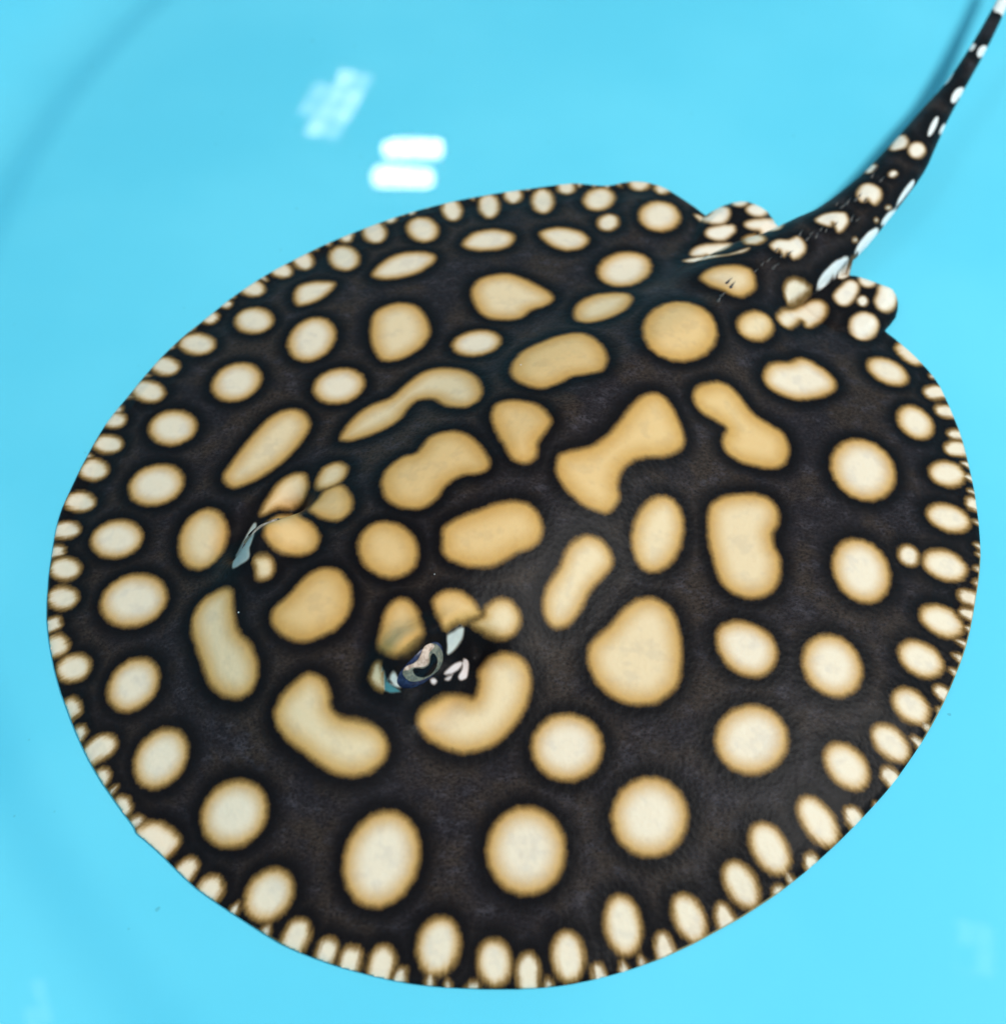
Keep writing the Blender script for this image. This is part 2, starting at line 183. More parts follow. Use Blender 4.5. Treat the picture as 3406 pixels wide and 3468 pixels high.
SPOTS = [
('c',[-177,1388,-190,1380,-204,1381,-218,1393,-231,1416,-240,1441,-245,1472,-245,1505,-239,1526,-229,1537,-216,1543,-201,1541,-187,1535,-175,1516,-166,1493,-161,1463,-162,1433,-167,1404]),
('c',[-47,1390,-62,1393,-76,1408,-88,1432,-97,1464,-100,1500,-98,1530,-91,1551,-80,1567,-66,1575,-51,1574,-37,1565,-25,1546,-17,1518,-13,1482,-15,1447,-22,1418,-33,1401]),
('c',[-283,1519,-282,1511,-284,1506,-289,1498,-294,1486,-302,1483,-310,1484,-317,1489,-323,1493,-326,1497,-327,1505,-325,1513,-321,1521,-314,1527,-307,1531,-299,1532,-292,1530,-286,1526]),
('c',[-349,1518,-348,1511,-346,1485,-345,1461,-349,1443,-357,1439,-366,1438,-381,1461,-394,1484,-398,1494,-399,1501,-397,1513,-392,1519,-385,1526,-377,1530,-367,1532,-359,1530,-353,1525]),
('c',[-428,1480,-425,1462,-417,1426,-420,1406,-428,1396,-438,1390,-448,1391,-461,1401,-479,1431,-487,1449,-488,1457,-485,1468,-480,1478,-470,1487,-460,1492,-450,1494,-440,1492,-433,1486]),
('c',[-248,1302,-253,1275,-266,1255,-284,1244,-305,1241,-327,1252,-347,1270,-363,1294,-373,1322,-376,1354,-371,1382,-358,1403,-340,1414,-318,1415,-295,1406,-275,1388,-259,1360,-249,1332]),
('c',[-450,1298,-457,1275,-468,1260,-483,1256,-500,1260,-518,1273,-533,1295,-544,1319,-551,1350,-551,1379,-544,1395,-532,1408,-517,1415,-500,1414,-483,1408,-467,1380,-456,1351,-450,1324]),
('c',[-582,1312,-586,1300,-593,1291,-603,1289,-614,1292,-625,1299,-635,1311,-641,1324,-644,1335,-643,1349,-639,1361,-632,1370,-622,1375,-611,1374,-601,1369,-592,1362,-586,1350,-581,1328]),
('c',[-680,1353,-678,1345,-678,1340,-680,1333,-684,1326,-689,1322,-696,1319,-703,1320,-708,1323,-712,1328,-714,1333,-714,1341,-711,1349,-707,1356,-702,1360,-696,1362,-690,1362,-684,1358]),
('c',[-722,1323,-720,1318,-721,1310,-723,1302,-728,1294,-734,1288,-742,1285,-749,1285,-755,1288,-759,1291,-761,1298,-761,1307,-757,1315,-752,1323,-746,1328,-739,1331,-732,1331,-726,1328]),
('c',[-543,1156,-547,1132,-559,1115,-576,1105,-596,1104,-618,1114,-638,1131,-656,1159,-667,1192,-672,1225,-668,1250,-656,1267,-639,1278,-617,1276,-595,1264,-574,1243,-557,1214,-546,1184]),
('c',[-723,1170,-727,1151,-737,1140,-749,1135,-764,1141,-779,1152,-792,1166,-809,1194,-826,1229,-825,1244,-820,1258,-811,1269,-798,1274,-784,1276,-770,1270,-747,1243,-730,1214,-725,1194]),
('c',[-799,1130,-801,1115,-810,1105,-823,1102,-838,1104,-855,1112,-871,1121,-903,1157,-912,1171,-913,1183,-910,1195,-901,1205,-889,1211,-874,1215,-858,1211,-839,1198,-811,1164,-803,1148]),
('c',[-892,1041,-893,1023,-901,1009,-914,1001,-932,1000,-951,1007,-970,1019,-1010,1056,-1019,1068,-1023,1084,-1020,1100,-1011,1112,-998,1120,-981,1124,-963,1125,-942,1114,-908,1080,-898,1063]),
('c',[-1010,980,-1010,969,-1014,958,-1022,954,-1035,955,-1057,963,-1080,978,-1090,985,-1095,991,-1099,1001,-1098,1011,-1093,1020,-1085,1027,-1076,1031,-1065,1031,-1055,1030,-1045,1023,-1028,1003]),
('c',[-1052,908,-1054,896,-1060,886,-1070,879,-1082,876,-1097,880,-1110,886,-1121,895,-1128,905,-1131,917,-1130,930,-1124,940,-1114,947,-1101,950,-1087,948,-1075,944,-1064,935,-1055,921]),
('c',[-834,851,-834,825,-844,805,-861,792,-884,785,-910,788,-936,800,-959,817,-977,842,-987,870,-987,895,-978,915,-960,929,-936,934,-910,931,-883,918,-860,900,-843,875]),
('c',[-1135,876,-1134,871,-1135,862,-1139,854,-1145,846,-1153,841,-1161,839,-1169,839,-1175,840,-1180,846,-1182,854,-1181,862,-1178,871,-1171,878,-1164,883,-1155,886,-1147,886,-1140,882]),
('c',[-489,1066,-486,1082,-476,1104,-462,1125,-446,1143,-426,1160,-404,1174,-379,1183,-351,1186,-324,1185,-301,1180,-279,1172,-263,1161,-255,1149,-253,1135,-257,1119,-266,1101,-281,1085,-299,1067,-319,1054,-342,1042,-366,1036,-393,1029,-421,1028,-445,1030,-465,1039,-481,1050]),
('c',[-775,972,-776,995,-773,1016,-765,1035,-752,1043,-736,1050,-717,1053,-695,1053,-670,1049,-651,1046,-637,1041,-627,1033,-623,1023,-627,1006,-636,986,-648,969,-660,952,-676,938,-693,930,-712,920,-733,915,-751,917,-763,931,-771,950]),
('c',[-155,1223,-148,1246,-134,1270,-116,1293,-95,1303,-70,1310,-45,1313,-19,1309,7,1298,26,1288,38,1275,44,1259,44,1243,40,1224,30,1206,16,1191,-4,1182,-29,1175,-54,1174,-79,1173,-103,1178,-124,1185,-140,1195,-151,1208]),
('c',[-6,658,-9,631,-22,607,-43,588,-70,579,-99,577,-128,585,-152,600,-169,619,-177,644,-175,666,-162,689,-141,706,-114,718,-84,721,-55,717,-31,704,-14,683]),
('c',[-1036,752,-1036,729,-1045,714,-1061,702,-1083,698,-1109,705,-1134,717,-1155,733,-1172,755,-1180,778,-1181,800,-1172,816,-1155,828,-1133,832,-1109,830,-1083,817,-1061,799,-1044,774]),
('c',[-610,794,-597,759,-594,719,-602,682,-618,648,-643,627,-671,616,-700,617,-728,632,-749,658,-763,694,-767,731,-760,769,-744,804,-720,828,-691,842,-660,839,-632,823]),
('m',[-458,850,-436,869,-407,884,-377,889,-350,885,-322,873,-299,851,-280,818,-265,776,-258,738,-259,706,-268,680,-280,656,-298,635,-320,615,-342,601,-367,591,-393,588,-416,593,-433,613,-447,640,-458,671,-466,703,-469,735,-471,768,-471,797,-468,826]),
('m',[-114,941,-108,965,-98,987,-82,1006,-57,1018,-28,1026,0,1030,22,1027,42,1019,64,1007,90,989,117,965,140,945,159,925,173,906,181,889,179,870,169,854,157,841,139,830,119,825,100,816,87,801,76,785,62,774,42,769,19,768,-4,771,-27,777,-50,785,-70,800,-84,819,-95,844,-103,868,-110,891,-114,918]),
('c',[77,1561,75,1542,68,1519,58,1505,46,1497,33,1497,22,1508,12,1524,5,1542,1,1572,-1,1612,5,1624,15,1638,27,1641,41,1641,53,1635,63,1627,72,1598]),
('c',[112,1630,112,1616,111,1603,107,1594,102,1591,96,1592,89,1600,83,1611,79,1624,78,1630,79,1637,82,1640,86,1644,92,1646,98,1646,104,1644,108,1642,111,1637]),
('c',[164,1411,148,1414,133,1426,121,1447,114,1479,111,1515,115,1551,123,1575,136,1594,151,1603,167,1602,182,1590,194,1571,202,1538,203,1499,200,1467,191,1440,179,1419]),
('c',[292,1594,289,1577,282,1564,272,1554,260,1550,247,1552,235,1559,226,1572,220,1585,218,1603,216,1639,223,1656,233,1663,246,1667,259,1667,275,1664,284,1645,291,1611]),
('c',[448,1544,444,1510,433,1480,416,1453,395,1435,372,1427,351,1429,333,1439,321,1460,315,1486,318,1517,329,1551,346,1578,367,1596,390,1605,412,1603,431,1592,443,1573]),
('c',[450,1359,448,1338,441,1317,430,1302,416,1290,401,1287,387,1289,375,1298,367,1313,364,1330,365,1352,372,1373,383,1388,397,1400,413,1406,427,1404,439,1394,447,1377]),
('c',[600,1631,590,1605,580,1593,567,1584,552,1578,537,1583,524,1592,513,1604,506,1624,501,1656,506,1674,515,1684,532,1688,547,1691,567,1688,585,1681,596,1674,606,1662]),
('c',[688,1613,671,1584,654,1564,643,1558,633,1558,622,1562,614,1570,608,1582,605,1596,612,1622,625,1652,632,1658,642,1662,655,1657,666,1653,679,1642,686,1635,689,1624]),
('c',[696,1404,685,1368,666,1339,641,1318,612,1304,583,1302,557,1310,538,1331,528,1360,527,1395,537,1431,556,1463,582,1488,611,1503,641,1505,667,1494,687,1472,696,1439]),
('c',[553,1086,546,1045,527,1004,500,970,467,947,432,941,400,947,373,965,355,992,348,1025,353,1061,370,1095,396,1125,430,1149,466,1161,501,1162,529,1150,548,1124]),
('c',[139,1266,142,1282,153,1294,168,1302,187,1308,210,1311,234,1308,258,1300,283,1288,303,1275,316,1259,324,1242,326,1225,322,1207,312,1190,298,1175,281,1165,259,1160,238,1159,218,1167,198,1179,180,1194,162,1217,147,1243]),
('m',[249,778,252,799,258,818,268,838,283,856,302,872,323,885,345,894,368,898,390,900,411,899,431,896,446,888,455,876,460,859,459,838,452,815,440,788,425,765,407,747,387,732,366,719,345,710,322,703,302,701,284,705,269,712,258,723,251,739,249,759]),
('a',[735,641,719,593,689,550,649,516,604,494,558,489,518,498,488,527,474,579,475,641,492,703,523,755,563,792,608,806,652,794,689,760,718,725,734,686]),
('m',[707,939,716,955,733,972,754,985,777,990,805,995,830,993,853,990,874,984,891,976,899,959,904,943,905,925,904,908,899,891,890,876,873,859,852,842,831,834,812,836,793,846,776,859,759,869,743,879,729,891,717,905,708,923]),
('c',[1015,922,1018,934,1023,948,1030,958,1040,966,1051,973,1064,979,1076,980,1089,980,1102,981,1115,979,1129,980,1135,979,1131,973,1116,959,1101,945,1086,933,1067,914,1052,901,1040,893,1032,893,1026,899,1021,905,1017,914]),
('m',[955,735,943,708,927,688,903,668,879,659,855,655,835,661,820,673,813,694,815,718,825,742,842,764,865,782,890,795,915,799,936,795,951,780,957,759]),
('c',[977,811,986,829,999,848,1014,865,1028,873,1045,884,1062,895,1084,918,1107,942,1122,946,1138,951,1154,956,1167,957,1178,950,1187,938,1192,924,1191,908,1187,890,1179,872,1168,860,1150,841,1131,821,1115,808,1102,801,1091,799,1088,811,1087,828,1082,833,1067,816,1046,786,1027,766,1012,761,998,763,987,769,980,780,976,794]),
('v',[1377,848,1371,828,1359,809,1341,791,1319,779,1297,772,1279,778,1266,794,1258,810,1256,827,1263,851,1276,873,1294,888,1313,897,1333,897,1350,888,1364,877,1375,865]),
('v',[754,1445,766,1445,786,1440,800,1420,811,1429,828,1471,841,1486,857,1494,870,1480,880,1462,886,1442,890,1424,890,1407,884,1389,874,1370,862,1356,849,1350,835,1348,820,1349,803,1352,788,1369,777,1396,766,1417,755,1432]),
('v',[969,1483,963,1464,955,1454,946,1449,934,1446,922,1446,911,1449,904,1460,902,1478,909,1519,912,1527,919,1534,929,1540,941,1542,953,1542,964,1540,972,1534,978,1527]),
('v',[1055,1466,1042,1430,1027,1404,1011,1390,995,1389,980,1392,966,1400,956,1410,950,1423,950,1436,956,1448,966,1457,984,1477,1010,1513,1025,1510,1039,1503,1050,1492,1055,1479]),
('v',[1055,1246,1046,1227,1031,1214,1011,1213,995,1236,992,1315,967,1316,948,1325,936,1336,933,1349,939,1361,954,1371,976,1378,1001,1381,1030,1388,1067,1422,1087,1413,1098,1401]),
('v',[901,1318,896,1305,876,1282,851,1261,833,1259,815,1261,799,1268,786,1278,779,1291,778,1305,784,1319,795,1330,820,1340,858,1349,876,1347,887,1350,900,1339,900,1332]),
('c',[974,1153,969,1138,960,1127,947,1117,932,1112,918,1113,904,1117,894,1126,890,1144,891,1166,921,1271,930,1280,942,1288,958,1293,974,1298,964,1210,969,1185,973,1167]),
('v',[706,1174,711,1191,723,1215,737,1228,755,1237,777,1243,800,1246,828,1249,858,1249,876,1246,850,1146,836,1126,820,1113,806,1107,790,1107,775,1112,775,1179,756,1169,740,1164,724,1162,711,1165]),
('v',[674,1125,693,1137,726,1154,761,1169,770,1090,795,1072,822,1066,852,1075,883,1089,902,1097,903,1090,892,1076,873,1065,844,1059,807,1056,774,1059,747,1062,724,1069,712,1113,692,1112,676,1117]),
('v',[1221,976,1229,992,1242,1008,1256,1023,1269,1037,1283,1050,1296,1056,1308,1055,1320,1047,1327,1036,1329,1023,1326,1007,1319,990,1307,969,1291,946,1275,930,1261,924,1247,925,1236,930,1228,942,1222,959]),
('v',[1420,1091,1398,1044,1384,1024,1372,1018,1359,1016,1347,1019,1337,1026,1330,1038,1327,1051,1332,1072,1354,1122,1364,1133,1377,1139,1390,1141,1402,1138,1413,1130,1420,1119,1422,1105]),
('v',[1343,936,1338,929,1331,924,1324,923,1317,925,1311,930,1307,938,1306,946,1307,956,1311,964,1317,971,1324,976,1331,977,1338,975,1343,970,1347,962,1348,954,1347,944]),
('v',[1327,1140,1326,1133,1322,1125,1300,1083,1288,1069,1277,1062,1268,1060,1261,1064,1256,1069,1253,1073,1251,1073,1253,1076,1260,1084,1270,1093,1284,1107,1296,1114,1310,1128,1320,1136]),
('v',[1403,1037,1432,1085,1446,1091,1458,1093,1468,1087,1475,1076,1479,1059,1480,1034,1477,1002,1468,969,1454,942,1438,922,1423,910,1408,904,1391,902,1379,907,1372,917,1369,934,1369,950,1374,964,1381,977,1388,990,1391,1004,1394,1018]),
('w',[1160,995,1159,999,1162,1009,1170,1021,1183,1037,1199,1053,1217,1071,1235,1087,1253,1098,1269,1110,1280,1115,1288,1117,1293,1116,1293,1116,1288,1109,1279,1103,1264,1086,1243,1064,1226,1052,1208,1031,1192,1016,1179,1005,1171,1001,1164,997]),
('v',[978,1104,984,1118,996,1131,1010,1141,1024,1143,1038,1139,1053,1139,1067,1146,1080,1156,1091,1158,1101,1146,1111,1127,1116,1111,1114,1096,1107,1081,1098,1069,1086,1057,1072,1048,1059,1043,1052,1050,1046,1060,1041,1068,1035,1063,1029,1053,1023,1048,1018,1056,1015,1072,1011,1080,1007,1078,1004,1070,999,1068,990,1076,981,1089]),
('v',[1167,1248,1174,1261,1188,1272,1203,1282,1220,1288,1237,1290,1253,1290,1266,1288,1278,1286,1287,1281,1292,1269,1295,1253,1294,1239,1287,1223,1276,1207,1266,1194,1258,1189,1249,1184,1242,1185,1237,1198,1234,1217,1232,1230,1230,1227,1227,1217,1222,1209,1215,1209,1205,1210,1196,1215,1183,1222,1171,1233]),
('v',[1345,1388,1351,1406,1362,1425,1373,1439,1384,1445,1396,1447,1408,1444,1421,1435,1434,1423,1443,1411,1445,1395,1442,1376,1436,1360,1427,1347,1415,1335,1404,1328,1396,1333,1388,1343,1384,1353,1380,1351,1377,1344,1372,1340,1365,1339,1356,1338,1350,1344,1346,1356,1343,1370]),
('v',[1524,1663,1543,1710,1556,1730,1569,1747,1582,1759,1584,1741,1590,1732,1595,1718,1597,1701,1599,1688,1598,1674,1593,1659,1585,1646,1573,1637,1559,1633,1546,1632,1534,1634,1525,1644]),
('v',[1522,1502,1523,1498,1520,1491,1515,1485,1509,1480,1501,1474,1495,1473,1490,1475,1486,1478,1484,1484,1485,1491,1488,1497,1493,1504,1499,1509,1505,1512,1512,1513,1517,1511,1521,1508]),
('v',[1456,1560,1455,1549,1451,1540,1444,1528,1435,1519,1427,1515,1418,1513,1412,1517,1409,1527,1411,1545,1421,1577,1424,1585,1431,1595,1439,1603,1448,1609,1458,1613,1453,1583,1455,1570]),
('v',[1662,1640,1658,1626,1649,1612,1636,1598,1622,1590,1608,1587,1596,1588,1588,1598,1584,1610,1585,1627,1590,1643,1599,1658,1609,1666,1622,1672,1634,1672,1646,1669,1655,1660,1660,1651]),
('v',[1482,1347,1482,1345,1479,1342,1474,1337,1469,1333,1464,1331,1459,1330,1455,1330,1453,1331,1452,1332,1453,1336,1456,1340,1460,1342,1465,1346,1469,1346,1475,1350,1478,1349,1481,1348]),
('v',[1419,1277,1418,1274,1416,1271,1413,1269,1411,1267,1407,1265,1403,1264,1402,1266,1400,1267,1399,1268,1400,1271,1402,1274,1404,1277,1407,1278,1411,1280,1413,1279,1416,1279,1418,1279]),
('v',[1325,1176,1324,1174,1322,1171,1319,1168,1315,1165,1311,1165,1308,1164,1304,1164,1303,1167,1302,1169,1303,1170,1305,1173,1308,1176,1311,1177,1316,1180,1319,1181,1322,1178,1324,1177]),
('w',[1742,1824,1745,1821,1742,1808,1737,1793,1728,1773,1717,1752,1706,1733,1696,1719,1688,1711,1682,1707,1680,1713,1682,1722,1688,1740,1697,1760,1707,1781,1719,1800,1729,1815,1737,1823]),
('w',[1778,1813,1785,1821,1784,1814,1781,1804,1777,1793,1771,1781,1765,1772,1758,1764,1755,1765,1743,1747,1739,1745,1737,1746,1739,1754,1744,1766,1750,1778,1756,1788,1764,1799,1771,1807]),
('w',[1881,2011,1888,2012,1899,2025,1887,1995,1879,1979,1869,1963,1865,1966,1844,1933,1830,1920,1821,1915,1816,1917,1816,1927,1821,1943,1828,1958,1839,1975,1850,1989,1861,1999,1872,2006]),
('w',[2029,2262,2040,2272,2041,2264,2038,2251,2032,2237,2024,2225,2015,2215,2007,2209,1991,2192,1982,2188,1978,2192,1977,2200,1979,2210,1985,2225,1993,2238,2003,2249,2012,2256,2021,2262]),
('w',[1985,2271,1986,2266,1984,2259,1981,2250,1976,2241,1970,2232,1965,2228,1959,2224,1956,2226,1954,2231,1955,2240,1961,2258,1968,2274,1973,2283,1979,2291,1981,2288,1982,2282,1983,2277]),
('w',[1876,2134,1870,2116,1863,2098,1856,2084,1847,2068,1836,2051,1825,2037,1817,2029,1812,2027,1818,2049,1818,2054,1821,2063,1827,2076,1836,2091,1846,2106,1856,2119,1866,2129,1872,2134]),
('w',[1595,1496,1598,1494,1596,1485,1594,1481,1584,1465,1570,1445,1555,1426,1539,1404,1524,1385,1510,1368,1505,1365,1507,1373,1515,1391,1528,1412,1544,1437,1560,1459,1575,1478,1588,1492]),
('w',[1505,1362,1514,1370,1504,1343,1498,1328,1488,1312,1477,1297,1465,1285,1454,1277,1451,1286,1440,1275,1432,1270,1432,1274,1436,1284,1444,1296,1456,1312,1468,1326,1481,1338,1492,1348]),
('w',[1418,1254,1425,1256,1430,1260,1426,1254,1396,1198,1378,1174,1359,1154,1341,1138,1336,1150,1325,1145,1315,1135,1315,1142,1322,1156,1335,1175,1352,1196,1372,1219,1390,1235,1406,1248]),
('w',[2110,2521,2110,2540,2118,2560,2128,2582,2137,2609,2148,2637,2161,2641,2186,2624,2236,2632,2259,2611,2256,2584,2237,2552,2217,2523,2201,2499,2184,2478,2166,2470,2136,2460,2109,2470]),
('w',[2243,2797,2252,2835,2277,2879,2305,2907,2337,2907,2371,2891,2389,2865,2380,2824,2354,2775,2326,2745,2295,2747,2261,2769]),
('w',[2379,3079,2389,3120,2416,3168,2446,3201,2480,3203,2515,3186,2533,3158,2521,3112,2493,3057,2464,3026,2432,3028,2397,3050]),
('w',[2533,3400,2545,3446,2575,3502,2608,3537,2643,3540,2679,3521,2696,3491,2683,3442,2652,3382,2620,3344,2586,3345,2551,3368]),
('c',[-1150,647,-1152,632,-1161,620,-1176,614,-1194,613,-1215,619,-1237,633,-1255,650,-1268,669,-1272,682,-1270,697,-1262,709,-1248,717,-1231,723,-1208,714,-1187,700,-1169,685,-1157,666]),
('c',[-1180,519,-1183,503,-1193,490,-1209,484,-1231,485,-1254,493,-1276,506,-1298,528,-1314,554,-1320,574,-1316,588,-1307,601,-1292,612,-1268,606,-1242,594,-1220,581,-1200,561,-1186,540]),
('c',[-1248,772,-1246,770,-1245,764,-1246,757,-1248,749,-1251,744,-1257,743,-1262,741,-1267,742,-1270,743,-1272,748,-1273,754,-1272,761,-1269,767,-1266,772,-1261,775,-1256,776,-1251,775]),
('c',[-1309,656,-1306,650,-1301,636,-1301,629,-1305,623,-1315,623,-1322,623,-1328,623,-1332,624,-1337,629,-1339,635,-1340,642,-1338,648,-1334,654,-1329,659,-1323,661,-1317,661,-1313,660]),
('c',[-1346,499,-1332,484,-1327,471,-1332,466,-1342,461,-1362,464,-1386,474,-1395,478,-1401,480,-1406,487,-1408,495,-1407,504,-1404,512,-1398,518,-1390,522,-1381,523,-1374,523,-1365,514]),
('c',[-1305,423,-1306,411,-1312,402,-1322,395,-1336,393,-1352,395,-1385,408,-1412,423,-1420,432,-1424,447,-1424,459,-1419,470,-1409,479,-1396,485,-1381,485,-1338,462,-1320,449,-1310,436]),
('c',[-1296,316,-1297,302,-1304,290,-1319,285,-1338,284,-1360,289,-1379,296,-1397,306,-1408,318,-1414,332,-1412,344,-1405,356,-1394,367,-1375,370,-1355,368,-1335,360,-1316,347,-1303,331]),
('c',[-1449,284,-1449,279,-1450,275,-1451,272,-1454,271,-1457,271,-1460,272,-1462,274,-1465,278,-1466,282,-1466,287,-1466,291,-1464,294,-1461,295,-1458,295,-1456,296,-1453,292,-1451,288]),
('c',[-1327,211,-1327,196,-1335,184,-1348,176,-1367,175,-1387,179,-1406,186,-1421,196,-1433,209,-1439,225,-1438,239,-1433,254,-1421,265,-1405,270,-1386,269,-1367,261,-1348,246,-1334,229]),
('c',[-1347,84,-1346,69,-1354,58,-1369,52,-1388,50,-1410,55,-1428,60,-1445,69,-1457,81,-1463,96,-1461,109,-1456,123,-1443,132,-1426,137,-1407,137,-1387,131,-1368,116,-1354,100]),
('c',[-1377,-21,-1376,-33,-1381,-43,-1392,-50,-1407,-53,-1423,-53,-1454,-48,-1488,-42,-1498,-32,-1503,-23,-1504,-9,-1500,3,-1490,12,-1460,17,-1430,19,-1412,14,-1396,4,-1385,-7]),
('c',[-1413,-96,-1412,-105,-1415,-113,-1421,-118,-1435,-120,-1462,-121,-1483,-119,-1492,-114,-1497,-108,-1501,-100,-1502,-91,-1500,-83,-1495,-76,-1487,-72,-1467,-71,-1440,-74,-1425,-80,-1417,-88]),
('c',[-1342,-175,-1343,-189,-1351,-200,-1365,-207,-1383,-210,-1402,-208,-1421,-202,-1440,-189,-1451,-176,-1458,-161,-1458,-146,-1451,-133,-1437,-126,-1420,-122,-1399,-125,-1379,-133,-1362,-144,-1349,-159]),
('c',[-1331,-275,-1330,-289,-1336,-301,-1348,-311,-1365,-315,-1385,-314,-1404,-309,-1422,-299,-1434,-287,-1441,-273,-1443,-258,-1437,-244,-1426,-235,-1409,-229,-1391,-229,-1371,-235,-1352,-246,-1339,-259]),
('c',[-1372,-358,-1370,-367,-1371,-376,-1377,-381,-1391,-387,-1413,-392,-1433,-392,-1442,-387,-1449,-380,-1454,-372,-1455,-363,-1454,-354,-1450,-346,-1437,-341,-1414,-338,-1394,-336,-1384,-342,-1376,-350]),
('c',[-1336,-424,-1331,-437,-1330,-450,-1335,-460,-1343,-467,-1363,-474,-1393,-479,-1410,-474,-1420,-467,-1429,-456,-1434,-443,-1436,-428,-1432,-416,-1420,-408,-1391,-399,-1369,-397,-1356,-403,-1344,-413]),
('c',[-1249,-500,-1244,-515,-1247,-531,-1256,-545,-1271,-554,-1289,-559,-1310,-559,-1329,-554,-1345,-543,-1356,-530,-1361,-514,-1360,-497,-1350,-485,-1336,-474,-1317,-469,-1296,-469,-1277,-474,-1260,-485]),
('c',[-843,574,-837,543,-841,511,-855,483,-877,462,-906,450,-936,451,-966,461,-991,481,-1009,511,-1016,542,-1013,574,-1000,604,-976,625,-947,637,-916,636,-886,625,-860,602]),
('c',[-1040,361,-1038,335,-1046,311,-1064,293,-1088,281,-1117,280,-1148,289,-1176,305,-1198,330,-1211,356,-1214,384,-1205,407,-1187,426,-1162,435,-1132,437,-1101,429,-1074,412,-1053,389]),
('c',[-473,503,-472,474,-481,445,-500,423,-526,406,-557,402,-587,405,-615,419,-636,441,-649,467,-650,496,-642,524,-623,548,-596,563,-565,569,-534,566,-506,551,-484,529]),
('c',[-1051,140,-1044,111,-1050,82,-1066,58,-1091,41,-1122,34,-1155,36,-1187,49,-1214,70,-1232,98,-1239,127,-1235,156,-1218,181,-1192,197,-1160,204,-1126,202,-1094,189,-1068,168]),
('c',[-1153,-70,-1149,-97,-1156,-120,-1174,-137,-1198,-149,-1227,-153,-1259,-147,-1288,-135,-1311,-114,-1326,-90,-1330,-65,-1324,-40,-1306,-22,-1281,-10,-1252,-6,-1220,-12,-1190,-27,-1168,-46]),
('c',[-1036,-288,-1029,-320,-1035,-351,-1053,-377,-1082,-393,-1118,-401,-1156,-399,-1193,-386,-1223,-364,-1243,-336,-1252,-304,-1247,-273,-1229,-246,-1200,-226,-1164,-217,-1125,-221,-1088,-234,-1057,-258]),
('m',[-920,-8,-895,-29,-877,-60,-868,-93,-869,-129,-873,-174,-886,-212,-909,-230,-937,-233,-965,-224,-990,-203,-1011,-171,-1022,-134,-1025,-93,-1017,-57,-1000,-26,-976,-7,-948,0]),
('m',[-912,116,-913,133,-907,150,-898,171,-886,194,-872,224,-856,254,-837,288,-816,322,-796,351,-775,369,-756,383,-736,390,-718,393,-701,391,-686,384,-670,371,-657,354,-647,336,-643,319,-643,302,-648,283,-658,258,-671,228,-688,201,-706,175,-728,151,-750,131,-775,112,-800,96,-824,86,-843,77,-860,73,-875,75,-891,84,-905,101]),
('m',[-533,248,-527,269,-517,294,-503,317,-487,341,-467,362,-446,378,-422,389,-398,396,-376,406,-361,421,-349,438,-334,457,-314,480,-290,504,-265,522,-239,530,-211,530,-183,526,-154,514,-125,497,-101,471,-85,440,-74,408,-68,377,-68,353,-73,332,-80,316,-92,304,-106,295,-123,291,-143,296,-164,304,-184,316,-201,332,-215,351,-230,365,-249,373,-267,375,-284,373,-297,363,-308,349,-317,332,-324,316,-331,300,-341,285,-357,270,-378,258,-399,246,-422,237,-446,230,-469,225,-489,221,-507,222,-522,226,-530,230,-534,238]),
('a',[-374,-17,-375,5,-372,25,-366,46,-353,64,-336,82,-319,95,-302,101,-284,101,-269,108,-257,127,-247,150,-234,170,-215,180,-193,184,-171,185,-151,181,-130,171,-111,158,-93,139,-75,115,-61,90,-50,67,-42,44,-40,26,-44,12,-54,0,-68,-7,-85,-11,-105,-9,-124,-11,-141,-20,-158,-30,-172,-44,-183,-61,-192,-80,-202,-96,-216,-109,-232,-120,-249,-126,-268,-127,-287,-123,-306,-117,-323,-108,-339,-96,-352,-82,-362,-63,-369,-41]),
('a',[-256,-318,-274,-340,-299,-354,-328,-358,-359,-350,-388,-331,-411,-304,-425,-272,-429,-236,-422,-205,-405,-180,-379,-165,-348,-164,-316,-176,-287,-196,-264,-224,-251,-256,-248,-288]),
('a',[-550,-218,-558,-241,-576,-255,-601,-260,-630,-258,-658,-254,-682,-245,-699,-232,-708,-215,-711,-190,-743,-65,-723,-52,-701,-33,-676,-18,-616,-114,-587,-136,-565,-162,-552,-191]),
('a',[-601,-67,-598,-52,-590,-38,-581,-28,-574,-16,-567,-4,-559,5,-547,12,-534,18,-521,18,-510,17,-499,10,-489,-2,-478,-19,-468,-41,-462,-60,-459,-80,-460,-100,-465,-115,-474,-127,-486,-137,-499,-142,-513,-140,-528,-135,-542,-128,-556,-119,-568,-111,-579,-101,-588,-92,-597,-81]),
('m',[-588,25,-593,34,-595,46,-594,59,-591,75,-585,96,-576,112,-562,121,-545,127,-529,127,-516,122,-504,111,-495,98,-492,85,-492,69,-495,55,-500,43,-508,32,-517,23,-529,17,-543,13,-555,10,-567,13,-579,17]),
('m',[-772,-29,-768,-19,-762,-4,-753,13,-743,35,-731,61,-717,81,-701,94,-684,102,-668,106,-653,106,-640,99,-630,89,-624,74,-620,55,-620,40,-625,29,-632,19,-642,14,-653,11,-666,8,-678,2,-691,-2,-705,-7,-719,-14,-732,-25,-746,-36,-758,-39,-765,-40,-770,-37]),
('h',[-811,-278,-815,-271,-815,-261,-816,-241,-826,-190,-822,-158,-818,-126,-810,-98,-800,-75,-791,-61,-785,-58,-781,-63,-780,-71,-781,-85,-740,-208,-743,-222,-746,-232,-750,-240,-753,-245,-752,-255,-751,-263,-753,-270,-759,-274,-769,-277,-780,-278,-791,-280,-803,-280]),
